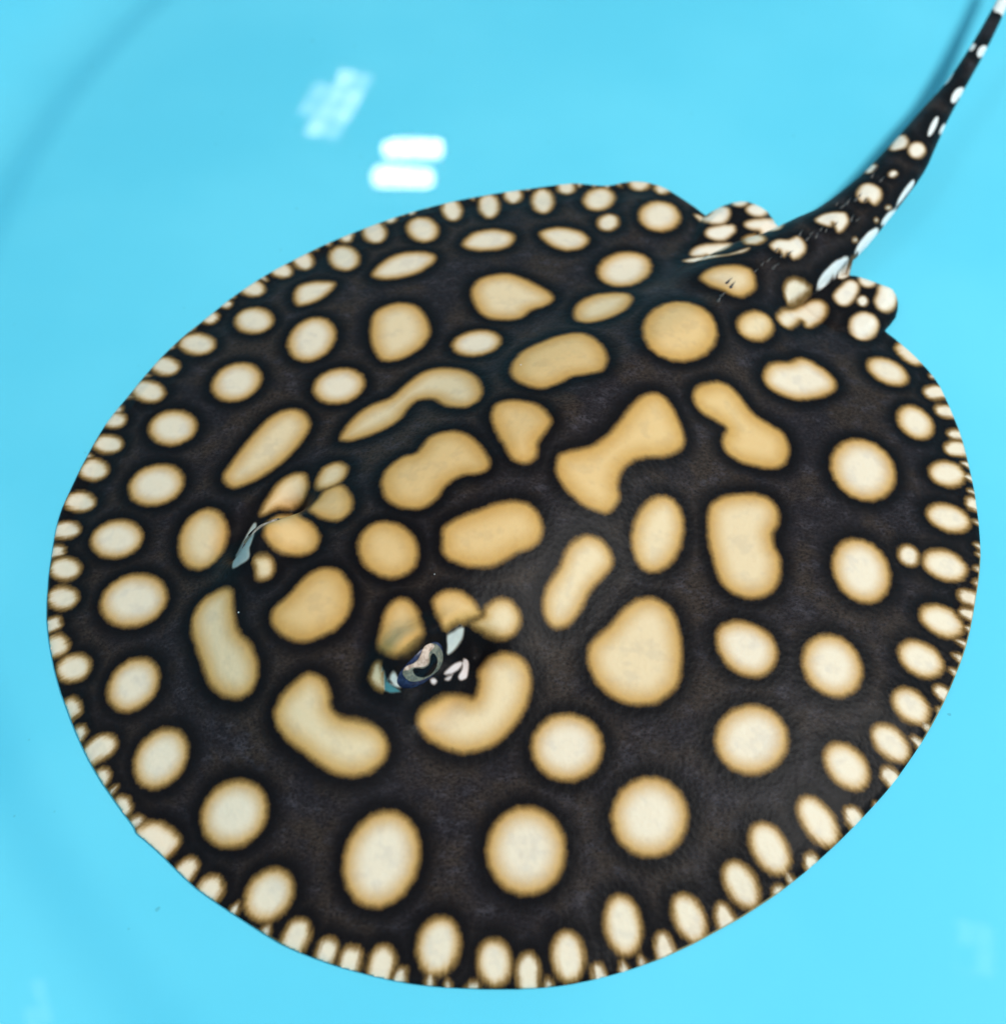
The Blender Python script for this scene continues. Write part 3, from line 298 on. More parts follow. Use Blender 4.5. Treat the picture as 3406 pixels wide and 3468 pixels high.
('m',[-740,-274,-735,-270,-728,-266,-720,-265,-712,-263,-702,-263,-694,-267,-687,-272,-681,-281,-678,-290,-677,-301,-679,-312,-683,-323,-691,-329,-701,-332,-711,-333,-719,-332,-727,-327,-732,-322,-735,-314,-736,-304,-737,-296,-739,-288,-741,-281]),
('a',[-667,-476,-670,-460,-668,-445,-663,-431,-654,-420,-641,-411,-626,-397,-611,-379,-594,-356,-577,-337,-559,-324,-541,-316,-523,-313,-506,-316,-489,-323,-474,-332,-462,-347,-451,-364,-444,-382,-438,-401,-436,-421,-436,-441,-440,-459,-446,-477,-456,-492,-468,-505,-482,-518,-499,-526,-520,-535,-543,-543,-566,-545,-589,-541,-612,-531,-631,-521,-646,-507,-659,-491]),
('m',[-932,-430,-933,-412,-931,-395,-926,-380,-920,-365,-910,-352,-897,-341,-879,-334,-859,-328,-840,-327,-827,-330,-816,-336,-808,-345,-803,-357,-801,-373,-797,-393,-791,-420,-784,-449,-775,-474,-760,-496,-742,-514,-726,-533,-716,-552,-707,-572,-701,-590,-699,-606,-699,-623,-701,-636,-705,-647,-711,-655,-717,-662,-724,-668,-732,-671,-741,-675,-751,-676,-762,-675,-773,-673,-787,-669,-802,-662,-816,-654,-829,-643,-842,-630,-853,-615,-864,-596,-872,-577,-881,-556,-891,-535,-900,-515,-910,-494,-919,-472,-927,-450]),
('c',[-1041,-526,-1024,-549,-1015,-576,-1016,-604,-1026,-631,-1046,-651,-1071,-665,-1098,-671,-1126,-667,-1149,-653,-1167,-632,-1177,-605,-1177,-576,-1168,-547,-1149,-525,-1124,-509,-1095,-506,-1066,-511]),
('a',[26,465,31,493,40,522,54,549,71,570,93,585,117,600,146,614,178,629,208,637,234,641,258,638,279,630,298,610,315,586,328,561,338,535,343,506,345,479,341,454,334,432,323,416,310,408,293,403,275,400,258,398,240,395,223,391,209,382,194,370,180,361,163,352,146,344,128,339,108,344,87,354,69,366,55,380,43,393,35,409,29,425,26,444]),
('a',[-37,229,-36,250,-30,271,-20,287,-4,295,16,298,39,296,64,289,92,278,114,262,131,241,144,216,151,195,151,181,145,168,137,154,128,138,116,121,108,103,106,87,106,72,103,59,94,47,82,37,70,31,56,32,42,36,29,43,20,57,12,75,5,95,-4,115,-12,135,-20,157,-27,179,-34,204]),
('a',[163,25,164,43,168,59,176,73,191,82,210,89,230,95,249,102,269,109,289,121,309,137,330,160,351,186,370,215,388,245,407,274,425,298,444,319,463,335,481,342,499,344,516,340,530,329,542,312,553,294,563,270,573,245,580,224,583,207,585,194,581,178,574,164,562,152,548,140,532,130,513,121,494,114,474,108,453,104,432,95,413,85,394,69,379,54,368,36,361,17,356,-2,357,-19,360,-35,359,-51,351,-68,338,-86,324,-99,309,-103,292,-102,274,-99,255,-93,236,-83,218,-69,201,-54,186,-36,174,-19,167,-3,163,11]),
('a',[623,360,626,375,632,388,642,401,657,413,676,425,696,435,715,442,734,442,753,440,769,431,783,417,797,402,807,385,817,368,829,352,845,340,863,330,881,321,899,309,918,299,932,285,940,266,943,244,944,224,939,201,931,180,921,164,908,152,893,145,877,141,861,141,843,140,825,143,804,146,783,149,764,155,747,164,732,175,722,186,716,200,715,215,716,229,722,244,731,258,733,271,725,279,709,284,694,291,677,297,659,303,645,312,634,325,626,343]),
('c',[889,511,895,534,906,557,921,575,943,587,970,595,994,602,1013,613,1030,626,1048,633,1066,632,1085,623,1102,611,1122,597,1139,576,1151,556,1156,539,1154,521,1149,505,1139,492,1125,480,1107,470,1085,458,1061,449,1037,441,1014,436,992,435,971,439,948,446,926,456,908,467,897,479,890,495]),
('c',[1433,588,1416,567,1395,556,1370,553,1344,557,1320,570,1303,589,1291,612,1289,636,1296,660,1311,678,1333,690,1358,694,1386,691,1409,678,1428,660,1438,635,1440,611]),
('c',[1595,554,1589,544,1565,532,1533,522,1518,517,1504,518,1492,522,1483,530,1479,539,1482,552,1489,564,1499,574,1513,581,1535,588,1570,593,1586,586,1593,577,1597,566]),
('c',[1620,462,1614,454,1605,450,1579,444,1544,441,1530,444,1518,450,1510,457,1507,468,1508,479,1516,489,1527,497,1544,502,1582,506,1602,504,1611,495,1619,485,1622,474]),
('c',[1469,350,1450,333,1427,322,1405,324,1383,332,1366,349,1355,370,1352,396,1357,422,1369,444,1388,462,1410,471,1433,471,1456,463,1474,447,1486,427,1489,402,1482,374]),
('c',[1630,371,1626,364,1619,360,1610,355,1582,349,1552,348,1543,352,1535,356,1532,363,1532,371,1537,380,1546,388,1565,395,1594,397,1611,398,1620,393,1626,387,1630,379]),
('c',[1623,306,1617,295,1605,284,1563,274,1541,269,1525,268,1513,272,1505,281,1501,292,1502,304,1510,317,1522,329,1537,338,1552,342,1591,343,1613,339,1621,329,1623,316]),
('c',[1554,181,1541,162,1522,147,1500,138,1476,135,1454,139,1436,147,1424,162,1420,180,1424,199,1435,214,1453,229,1476,239,1501,243,1522,238,1542,231,1553,216,1558,199]),
('c',[1605,66,1597,61,1579,57,1556,58,1539,62,1534,70,1531,77,1532,86,1536,96,1543,105,1560,111,1584,113,1603,114,1609,109,1613,101,1614,92,1613,82,1610,73]),
('c',[1530,-6,1516,-22,1495,-34,1470,-39,1442,-40,1418,-32,1397,-20,1383,-4,1379,15,1383,34,1397,50,1417,61,1442,67,1470,67,1496,61,1516,48,1531,32,1535,14]),
('c',[1315,-168,1303,-176,1291,-179,1279,-178,1268,-172,1259,-163,1255,-152,1255,-138,1259,-125,1267,-115,1277,-108,1289,-104,1302,-106,1313,-111,1321,-121,1326,-132,1326,-145,1322,-157]),
('c',[1484,-182,1471,-197,1450,-208,1424,-213,1397,-213,1371,-207,1350,-195,1337,-178,1333,-159,1338,-141,1352,-124,1373,-113,1398,-108,1426,-108,1452,-115,1471,-129,1485,-145,1489,-164]),
('c',[1529,-289,1523,-296,1515,-300,1504,-302,1477,-295,1452,-285,1444,-278,1439,-268,1438,-259,1440,-249,1447,-241,1456,-236,1467,-234,1487,-239,1515,-250,1527,-259,1531,-269,1532,-279]),
('c',[1506,-342,1502,-348,1496,-351,1488,-354,1472,-351,1450,-343,1434,-334,1430,-328,1428,-321,1430,-313,1434,-307,1441,-302,1451,-300,1472,-305,1494,-313,1504,-319,1508,-325,1509,-333]),
('c',[1428,-388,1414,-401,1393,-409,1369,-411,1344,-406,1321,-396,1302,-381,1291,-364,1289,-345,1296,-327,1311,-313,1332,-304,1359,-299,1385,-303,1410,-311,1425,-330,1434,-350,1435,-371]),
('c',[1333,-525,1316,-540,1295,-547,1269,-549,1244,-543,1222,-532,1206,-514,1197,-493,1197,-473,1206,-454,1221,-441,1244,-432,1268,-431,1294,-437,1317,-449,1334,-465,1342,-486,1342,-507]),
('c',[1270,92,1238,64,1201,47,1163,46,1127,58,1099,84,1081,120,1076,161,1085,205,1106,243,1137,273,1176,291,1215,292,1252,280,1281,252,1298,215,1301,171,1292,129]),
('c',[1164,-308,1133,-321,1101,-321,1070,-309,1046,-285,1031,-252,1026,-213,1033,-174,1050,-140,1076,-114,1107,-101,1140,-101,1171,-113,1197,-137,1212,-172,1216,-211,1209,-249,1190,-283]),
('c',[1035,-614,1006,-628,974,-631,944,-623,917,-605,898,-578,889,-545,892,-511,904,-480,927,-455,956,-439,989,-435,1021,-443,1048,-462,1066,-490,1074,-525,1072,-558,1057,-590]),
('c',[1589,-76,1587,-81,1584,-85,1579,-88,1573,-90,1563,-91,1548,-89,1538,-85,1532,-80,1529,-76,1532,-71,1543,-67,1554,-65,1570,-63,1579,-63,1584,-64,1588,-67,1588,-73]),
('c',[1576,646,1577,641,1573,635,1569,632,1557,627,1544,624,1530,621,1523,624,1521,629,1525,635,1536,646,1547,653,1557,661,1563,662,1568,662,1571,659,1575,655,1576,651]),
('c',[1541,703,1522,689,1487,676,1470,680,1455,691,1440,707,1429,725,1422,744,1423,762,1434,781,1463,804,1479,805,1493,797,1510,785,1524,769,1536,749,1543,731,1545,716]),
('c',[1618,166,1617,163,1615,160,1612,158,1609,157,1605,156,1602,157,1595,157,1592,160,1592,163,1595,166,1600,168,1605,172,1610,174,1613,174,1615,173,1617,171,1617,167]),
('c',[1551,-213,1550,-217,1548,-220,1545,-223,1542,-225,1539,-225,1537,-224,1536,-220,1535,-217,1536,-213,1537,-209,1539,-205,1542,-203,1545,-201,1547,-201,1549,-203,1551,-205,1551,-209]),
('m',[644,-56,648,-39,652,-24,661,-12,676,2,695,14,716,23,739,30,763,35,787,37,808,37,829,34,846,28,860,16,870,0,876,-16,877,-33,874,-49,870,-66,862,-80,853,-95,847,-110,846,-126,848,-140,850,-156,855,-169,860,-182,862,-196,861,-217,857,-239,851,-261,841,-280,830,-298,816,-311,797,-323,777,-329,756,-332,736,-331,717,-326,700,-318,685,-307,673,-293,663,-276,656,-257,652,-235,648,-211,644,-185,640,-157,638,-130,639,-103,641,-78]),
('m',[510,-10,536,-19,555,-43,564,-79,562,-124,550,-169,529,-212,503,-243,474,-262,445,-267,420,-257,402,-232,393,-198,393,-157,404,-113,423,-72,450,-39,480,-17]),
('m',[117,-403,118,-386,122,-368,129,-348,141,-327,156,-304,170,-281,178,-260,185,-241,195,-223,208,-206,224,-193,240,-182,256,-178,273,-178,289,-181,303,-188,315,-200,325,-211,330,-225,333,-240,332,-255,326,-268,317,-280,306,-293,292,-310,275,-328,260,-348,249,-368,238,-392,227,-413,214,-431,200,-445,187,-456,173,-462,159,-465,147,-464,138,-459,130,-450,124,-440,120,-429,117,-416]),
('a',[-179,-247,-180,-231,-180,-213,-176,-195,-164,-183,-148,-171,-129,-160,-110,-150,-89,-141,-67,-132,-41,-119,-13,-108,13,-100,36,-97,58,-99,77,-103,91,-114,103,-128,111,-142,117,-159,120,-176,119,-191,113,-206,104,-222,91,-235,75,-246,55,-255,36,-266,18,-278,0,-291,-19,-303,-39,-311,-60,-315,-81,-316,-102,-316,-124,-310,-142,-304,-156,-298,-166,-290,-174,-280,-178,-271,-179,-261]),
('m',[247,-545,248,-529,252,-513,260,-497,275,-481,294,-464,313,-446,330,-425,347,-404,363,-385,380,-371,396,-360,413,-353,432,-349,452,-348,470,-353,485,-363,500,-375,511,-392,519,-413,524,-435,527,-459,529,-483,529,-508,528,-533,524,-559,519,-585,513,-606,505,-620,497,-630,487,-639,476,-650,464,-659,450,-668,436,-673,420,-677,404,-678,386,-680,368,-678,350,-674,332,-667,314,-657,298,-644,284,-631,271,-616,261,-599,254,-581,249,-563]),
('c',[634,-470,635,-457,641,-443,649,-432,660,-422,675,-415,691,-409,709,-409,729,-411,747,-415,764,-422,780,-431,793,-442,804,-456,812,-471,817,-487,817,-503,813,-521,807,-536,798,-551,785,-565,771,-575,756,-581,739,-583,723,-581,707,-578,691,-572,677,-563,664,-552,653,-539,645,-524,638,-507,634,-488]),
('c',[283,-803,276,-836,258,-864,230,-886,197,-898,162,-899,129,-888,103,-868,85,-840,80,-808,86,-775,104,-747,132,-724,166,-712,201,-711,235,-721,262,-742,278,-771]),
('c',[822,-765,812,-799,790,-829,759,-853,722,-866,685,-868,651,-857,624,-836,608,-807,604,-773,614,-738,635,-707,666,-683,703,-669,742,-667,776,-678,803,-700,819,-730]),
('c',[514,-989,505,-1026,485,-1058,455,-1083,419,-1096,383,-1096,349,-1085,322,-1062,305,-1031,299,-995,307,-958,327,-925,357,-900,393,-885,431,-884,465,-896,493,-921,510,-953]),
('c',[171,-1086,164,-1125,145,-1160,116,-1185,81,-1198,44,-1198,9,-1185,-19,-1160,-38,-1126,-45,-1087,-38,-1048,-20,-1013,9,-986,45,-972,83,-972,119,-986,147,-1012,166,-1046]),
('c',[1257,-683,1241,-694,1222,-697,1201,-695,1181,-686,1166,-671,1155,-654,1150,-635,1154,-617,1165,-600,1181,-590,1200,-586,1222,-587,1242,-597,1258,-611,1268,-630,1272,-649,1267,-668]),
('c',[1363,-627,1358,-630,1350,-632,1341,-631,1325,-623,1306,-609,1295,-596,1293,-588,1295,-580,1301,-572,1307,-568,1316,-565,1333,-572,1354,-583,1366,-593,1370,-602,1370,-612,1368,-620]),
('c',[1334,-671,1330,-674,1326,-674,1321,-673,1316,-670,1310,-666,1299,-657,1294,-649,1293,-642,1296,-638,1302,-637,1313,-638,1325,-643,1333,-646,1336,-650,1339,-655,1338,-662,1337,-667]),
('c',[1177,-801,1163,-809,1144,-810,1124,-806,1106,-794,1089,-779,1079,-760,1074,-741,1077,-724,1086,-711,1102,-702,1120,-700,1141,-705,1160,-716,1175,-732,1186,-751,1190,-770,1187,-787]),
('c',[1258,-783,1252,-787,1246,-788,1240,-785,1233,-781,1224,-774,1210,-760,1201,-747,1197,-738,1200,-732,1207,-730,1219,-734,1236,-741,1252,-751,1258,-756,1262,-763,1262,-771,1261,-778]),
('c',[1036,-887,1017,-897,994,-898,971,-892,949,-879,933,-860,922,-837,919,-814,925,-793,938,-776,958,-766,980,-764,1004,-770,1026,-783,1044,-802,1054,-825,1056,-848,1050,-870]),
('c',[1162,-906,1153,-910,1144,-909,1134,-905,1125,-898,1105,-876,1089,-856,1088,-845,1091,-835,1097,-827,1105,-823,1116,-822,1133,-831,1157,-850,1168,-864,1171,-876,1171,-888,1168,-899]),
('c',[1097,-973,1091,-976,1084,-977,1078,-975,1072,-970,1067,-964,1064,-958,1058,-945,1055,-935,1058,-929,1065,-927,1077,-930,1089,-936,1095,-940,1099,-947,1102,-954,1103,-961,1100,-968]),
('c',[928,-1051,912,-1056,892,-1053,872,-1042,853,-1026,838,-1003,829,-980,826,-958,831,-939,843,-925,859,-920,879,-923,899,-934,919,-951,934,-973,942,-997,945,-1020,940,-1039]),
('c',[1016,-1015,1007,-1018,996,-1016,986,-1010,978,-999,969,-988,965,-975,964,-962,967,-952,974,-944,984,-941,995,-942,1006,-948,1017,-957,1025,-969,1027,-984,1027,-997,1023,-1008]),
('c',[774,-1132,756,-1136,736,-1132,716,-1121,700,-1103,687,-1081,680,-1057,681,-1034,689,-1015,702,-1003,721,-998,741,-1002,761,-1013,778,-1032,790,-1054,796,-1078,795,-1101,787,-1119]),
('c',[874,-1142,865,-1144,856,-1142,847,-1135,840,-1125,835,-1113,831,-1101,832,-1090,835,-1081,841,-1075,851,-1073,860,-1075,870,-1080,878,-1090,883,-1102,885,-1115,884,-1127,880,-1136]),
('c',[683,-1219,668,-1222,651,-1218,634,-1206,619,-1190,608,-1170,601,-1150,601,-1130,607,-1114,619,-1104,634,-1100,652,-1104,669,-1114,685,-1130,696,-1150,702,-1171,701,-1191,695,-1208]),
('c',[766,-1213,759,-1214,752,-1212,745,-1207,740,-1199,737,-1189,736,-1180,737,-1171,741,-1165,747,-1160,754,-1159,762,-1160,770,-1165,775,-1174,778,-1183,779,-1193,777,-1202,772,-1209]),
('c',[622,-1322,612,-1323,602,-1318,594,-1308,587,-1293,573,-1257,570,-1236,573,-1223,579,-1214,588,-1208,597,-1208,608,-1213,616,-1222,633,-1255,641,-1279,640,-1294,637,-1307,631,-1317]),
('c',[527,-1309,513,-1311,497,-1305,481,-1293,468,-1275,459,-1254,454,-1233,456,-1214,463,-1199,475,-1189,490,-1187,508,-1191,524,-1203,538,-1220,548,-1240,551,-1263,548,-1283,540,-1299]),
('c',[444,-1392,435,-1391,425,-1386,419,-1376,409,-1350,402,-1320,404,-1306,408,-1294,415,-1286,423,-1283,432,-1283,441,-1289,448,-1299,457,-1323,465,-1355,464,-1368,459,-1380,452,-1388]),
('c',[334,-1345,316,-1343,299,-1332,284,-1314,274,-1292,270,-1266,272,-1240,280,-1218,293,-1202,310,-1194,328,-1196,346,-1207,360,-1224,370,-1248,375,-1273,373,-1298,364,-1321,350,-1337]),
('c',[177,-1412,162,-1409,148,-1400,137,-1384,130,-1364,128,-1342,132,-1321,140,-1303,153,-1291,168,-1286,183,-1288,197,-1298,208,-1313,215,-1334,217,-1356,213,-1377,204,-1394,192,-1406]),
('c',[263,-1443,255,-1443,249,-1440,243,-1433,240,-1426,236,-1409,235,-1389,236,-1372,241,-1366,248,-1363,256,-1363,263,-1369,272,-1385,279,-1405,281,-1419,279,-1427,275,-1435,269,-1440]),
('c',[67,-1457,56,-1454,47,-1447,39,-1419,35,-1390,35,-1375,39,-1361,46,-1350,56,-1342,66,-1340,77,-1342,86,-1350,93,-1361,97,-1375,97,-1390,94,-1423,88,-1446,78,-1454]),
('c',[368,-1415,367,-1417,363,-1420,358,-1422,351,-1424,344,-1425,337,-1425,331,-1425,327,-1424,325,-1422,326,-1419,330,-1417,336,-1414,343,-1412,350,-1411,357,-1411,362,-1411,366,-1413]),
('c',[-17,-1421,-33,-1419,-47,-1410,-59,-1396,-66,-1378,-68,-1358,-65,-1338,-56,-1322,-43,-1310,-28,-1306,-12,-1308,3,-1317,15,-1332,22,-1350,24,-1371,20,-1389,11,-1406,-1,-1416]),
('c',[-1273,-676,-1295,-685,-1310,-684,-1321,-679,-1330,-672,-1338,-661,-1343,-649,-1344,-637,-1343,-626,-1336,-620,-1313,-611,-1289,-606,-1275,-611,-1264,-621,-1256,-632,-1251,-644,-1249,-656,-1253,-664]),
('c',[-1251,-752,-1263,-756,-1272,-755,-1279,-752,-1287,-746,-1293,-738,-1297,-729,-1298,-719,-1296,-712,-1291,-707,-1275,-702,-1256,-698,-1239,-698,-1229,-703,-1223,-711,-1219,-719,-1225,-730,-1234,-742]),
('c',[-1130,-743,-1123,-755,-1123,-768,-1129,-781,-1139,-794,-1154,-803,-1181,-816,-1214,-826,-1229,-822,-1239,-814,-1247,-801,-1248,-787,-1236,-769,-1204,-744,-1189,-735,-1172,-731,-1156,-730,-1141,-734]),
('c',[-1154,-892,-1163,-895,-1171,-893,-1180,-887,-1188,-880,-1195,-871,-1200,-861,-1202,-851,-1200,-845,-1190,-837,-1176,-829,-1160,-827,-1147,-828,-1138,-835,-1132,-844,-1129,-855,-1134,-868,-1142,-881]),
('c',[-931,-743,-912,-763,-901,-789,-900,-817,-909,-844,-927,-868,-950,-887,-978,-895,-1006,-895,-1031,-885,-1050,-866,-1062,-840,-1064,-811,-1056,-782,-1038,-758,-1015,-739,-986,-730,-957,-732]),
('c',[-1063,-965,-1071,-970,-1081,-971,-1092,-969,-1101,-961,-1108,-953,-1113,-943,-1114,-931,-1110,-922,-1104,-914,-1095,-909,-1084,-909,-1074,-912,-1066,-919,-1058,-928,-1053,-936,-1053,-948,-1056,-958]),
('c',[-1027,-999,-1039,-1006,-1050,-1012,-1058,-1012,-1064,-1009,-1067,-1006,-1070,-1000,-1072,-994,-1067,-987,-1059,-977,-1049,-970,-1038,-966,-1028,-964,-1022,-967,-1017,-972,-1014,-977,-1013,-984,-1018,-992]),
('c',[-685,-910,-664,-934,-654,-962,-655,-992,-666,-1021,-688,-1045,-716,-1061,-749,-1066,-782,-1062,-812,-1046,-834,-1022,-845,-993,-845,-962,-834,-933,-811,-909,-781,-894,-748,-889,-714,-895]),
('c',[-852,-1087,-845,-1095,-841,-1106,-842,-1118,-853,-1139,-873,-1165,-883,-1174,-893,-1178,-904,-1178,-915,-1173,-921,-1165,-925,-1155,-925,-1142,-921,-1130,-904,-1108,-883,-1087,-872,-1083,-861,-1083]),
('c',[-776,-1140,-767,-1149,-762,-1161,-761,-1173,-772,-1196,-790,-1222,-801,-1229,-812,-1233,-825,-1232,-838,-1225,-846,-1216,-852,-1204,-853,-1191,-845,-1171,-827,-1144,-813,-1135,-800,-1132,-787,-1134]),
('c',[-591,-1132,-576,-1147,-567,-1168,-566,-1191,-574,-1214,-589,-1234,-609,-1249,-632,-1257,-655,-1257,-676,-1249,-692,-1234,-701,-1214,-702,-1190,-695,-1166,-680,-1146,-660,-1131,-636,-1124,-613,-1124]),
('c',[-292,-987,-260,-1005,-237,-1035,-226,-1073,-227,-1117,-240,-1158,-264,-1193,-296,-1217,-331,-1229,-367,-1226,-398,-1209,-421,-1179,-433,-1141,-433,-1099,-421,-1057,-396,-1022,-364,-996,-328,-984]),
('c',[-529,-1256,-519,-1264,-514,-1275,-512,-1289,-515,-1303,-527,-1326,-545,-1354,-558,-1360,-571,-1361,-584,-1358,-594,-1350,-601,-1337,-600,-1316,-587,-1284,-579,-1269,-568,-1259,-555,-1253,-542,-1252]),
('c',[-453,-1301,-446,-1306,-441,-1314,-438,-1324,-440,-1334,-449,-1360,-460,-1382,-470,-1387,-480,-1389,-489,-1387,-497,-1381,-503,-1373,-503,-1357,-496,-1332,-489,-1313,-482,-1306,-472,-1301,-462,-1300]),
('c',[-393,-1322,-384,-1326,-378,-1334,-375,-1344,-376,-1360,-384,-1387,-394,-1405,-402,-1411,-412,-1414,-421,-1413,-430,-1408,-438,-1399,-441,-1389,-436,-1365,-428,-1338,-421,-1329,-412,-1323,-402,-1320]),
('c',[-305,-1321,-294,-1328,-286,-1338,-282,-1350,-282,-1364,-288,-1384,-301,-1413,-313,-1426,-326,-1429,-339,-1427,-350,-1420,-359,-1410,-359,-1382,-355,-1353,-351,-1340,-342,-1329,-331,-1322,-318,-1320]),
('c',[-255,-1376,-253,-1386,-253,-1401,-256,-1417,-261,-1431,-266,-1436,-273,-1439,-280,-1441,-286,-1440,-291,-1437,-296,-1432,-297,-1425,-295,-1414,-289,-1397,-282,-1383,-274,-1374,-267,-1372,-261,-1374]),
('c',[-158,-1253,-139,-1260,-124,-1276,-115,-1298,-112,-1322,-117,-1347,-128,-1369,-144,-1386,-163,-1396,-183,-1397,-202,-1389,-217,-1374,-227,-1353,-230,-1328,-225,-1303,-214,-1281,-198,-1264,-179,-1254]),
('c',[-62,-1423,-62,-1434,-64,-1446,-69,-1451,-76,-1455,-84,-1457,-92,-1459,-99,-1458,-105,-1455,-108,-1452,-109,-1447,-106,-1439,-100,-1428,-93,-1417,-85,-1411,-77,-1407,-70,-1409,-65,-1413]),
('c',[-724,-1271,-727,-1273,-732,-1273,-738,-1271,-746,-1267,-754,-1262,-761,-1257,-766,-1251,-768,-1247,-768,-1244,-765,-1242,-760,-1243,-753,-1245,-746,-1249,-738,-1253,-731,-1259,-726,-1264,-724,-1268]),
('c',[-686,-1304,-688,-1305,-691,-1304,-696,-1302,-701,-1299,-706,-1296,-712,-1292,-715,-1289,-717,-1286,-718,-1284,-716,-1284,-713,-1284,-709,-1286,-703,-1289,-697,-1292,-693,-1296,-688,-1300,-686,-1302]),
('c',[-517,-1365,-518,-1367,-520,-1369,-523,-1371,-527,-1372,-532,-1372,-536,-1371,-540,-1369,-543,-1366,-544,-1364,-543,-1361,-541,-1359,-538,-1357,-532,-1354,-526,-1353,-522,-1353,-519,-1356,-517,-1359]),
('c',[-1056,-1014,-1036,-1003,-1005,-985,-987,-983,-972,-985,-956,-990,-940,-998,-926,-1007,-912,-1019,-903,-1030,-901,-1041,-904,-1051,-910,-1060,-923,-1077,-946,-1102,-956,-1106,-966,-1099,-977,-1085,-991,-1070,-1011,-1055,-1031,-1041]),
('m',[-642,-738,-642,-721,-636,-707,-629,-692,-618,-679,-605,-668,-591,-658,-578,-648,-564,-638,-550,-633,-535,-635,-520,-641,-508,-649,-497,-661,-489,-676,-484,-689,-482,-701,-483,-712,-481,-722,-475,-732,-465,-742,-452,-750,-435,-754,-413,-756,-393,-760,-375,-765,-359,-771,-345,-779,-334,-789,-325,-803,-321,-816,-321,-832,-325,-846,-333,-860,-345,-872,-360,-882,-376,-890,-395,-895,-415,-897,-435,-896,-455,-892,-475,-885,-495,-875,-515,-863,-535,-849,-555,-834,-577,-819,-600,-803,-617,-787,-630,-770,-639,-754]),
('m',[-241,-755,-241,-743,-238,-731,-231,-718,-220,-705,-205,-693,-191,-683,-179,-675,-167,-668,-154,-664,-139,-663,-123,-665,-109,-668,-98,-673,-90,-678,-83,-677,-78,-670,-74,-658,-71,-645,-70,-630,-71,-613,-69,-594,-62,-573,-53,-557,-42,-550,-27,-548,-11,-547,5,-547,21,-548,36,-552,50,-558,62,-567,71,-579,78,-593,81,-608,82,-625,80,-645,75,-667,68,-691,57,-713,44,-735,28,-755,12,-773,-4,-788,-21,-801,-40,-812,-61,-820,-84,-826,-107,-830,-130,-828,-152,-823,-173,-816,-190,-809,-205,-800,-218,-789,-228,-778,-236,-766]),
('a',[-352,-553,-351,-538,-348,-521,-345,-506,-344,-491,-342,-479,-339,-465,-334,-453,-327,-443,-320,-434,-312,-427,-303,-424,-294,-422,-285,-422,-274,-425,-265,-431,-257,-439,-250,-449,-244,-460,-239,-473,-236,-488,-232,-505,-227,-522,-223,-536,-222,-549,-225,-561,-231,-571,-239,-582,-247,-592,-256,-602,-265,-611,-276,-618,-287,-622,-298,-625,-308,-623,-318,-618,-327,-610,-336,-601,-343,-592,-348,-583,-351,-573,-352,-564]),
('a',[-202,-428,-198,-418,-192,-410,-185,-403,-176,-397,-165,-392,-153,-390,-141,-389,-127,-391,-115,-394,-104,-401,-94,-409,-86,-416,-80,-423,-75,-430,-71,-437,-66,-440,-61,-444,-60,-448,-64,-452,-71,-458,-80,-463,-89,-468,-99,-473,-109,-480,-118,-486,-128,-491,-136,-498,-144,-504,-150,-512,-156,-517,-160,-521,-163,-522,-167,-522,-170,-518,-174,-513,-178,-503,-183,-493,-189,-480,-194,-467,-198,-452,-201,-440]),
('m',[-94,-473,-84,-467,-69,-459,-57,-452,-54,-446,-55,-441,-54,-434,-48,-425,-39,-416,-30,-409,-22,-403,-13,-400,-4,-398,7,-398,18,-400,28,-404,37,-412,44,-423,49,-433,52,-443,53,-451,52,-461,49,-471,44,-481,37,-491,28,-499,18,-505,8,-509,-4,-510,-16,-508,-27,-503,-39,-498,-50,-492,-60,-486,-69,-484,-76,-482,-83,-480,-89,-479,-95,-476]),
('g',[-159,-530,-154,-525,-147,-519,-139,-512,-131,-502,-121,-494,-114,-490,-112,-493,-113,-500,-115,-507,-117,-513,-121,-520,-126,-529,-133,-542,-141,-554,-148,-562,-153,-566,-157,-569,-159,-568,-160,-563,-159,-556,-158,-550,-159,-544,-160,-538]),
('p',[-168,-616,-164,-611,-156,-603,-148,-595,-139,-587,-128,-578,-120,-571,-117,-571,-116,-576,-117,-583,-122,-592,-129,-602,-137,-608,-145,-614,-153,-616,-159,-619,-164,-620,-168,-619]),
('p',[-115,-560,-111,-556,-105,-554,-101,-558,-99,-569,-99,-585,-100,-598,-101,-607,-102,-615,-105,-621,-111,-624,-117,-627,-122,-627,-126,-625,-128,-622,-128,-618,-125,-611,-121,-605,-117,-596,-116,-584,-116,-571]),
('p',[-168,-632,-162,-627,-152,-620,-145,-618,-146,-621,-149,-628,-154,-632,-159,-633,-166,-633]),
('p',[-207,-643,-205,-639,-201,-636,-197,-634,-193,-635,-189,-637,-187,-640,-189,-644,-193,-649,-197,-651,-201,-650,-205,-646]),
('m',[-370,-659,-367,-649,-363,-637,-357,-630,-352,-627,-346,-628,-340,-632,-337,-639,-334,-648,-331,-656,-330,-663,-329,-670,-328,-677,-326,-683,-325,-688,-325,-692,-330,-693,-336,-692,-343,-690,-349,-687,-354,-685,-360,-680,-364,-675,-368,-668]),
('t',[-338,-637,-336,-641,-331,-649,-327,-656,-325,-663,-323,-669,-320,-674,-315,-676,-308,-678,-302,-678,-295,-680,-288,-681,-285,-683,-290,-687,-299,-690,-307,-694,-315,-695,-323,-694,-329,-693,-330,-688,-329,-683,-328,-677,-329,-670,-330,-663,-331,-656,-334,-649,-337,-641]),
('g',[-314,-666,-311,-662,-307,-657,-302,-654,-299,-654,-296,-656,-293,-658,-289,-660,-286,-663,-284,-668,-286,-672,-292,-675,-297,-677,-302,-676,-306,-675,-309,-672,-312,-670,-314,-669]),
('c',[448,1653,461,1624,473,1610,477,1611,478,1630,470,1660]),
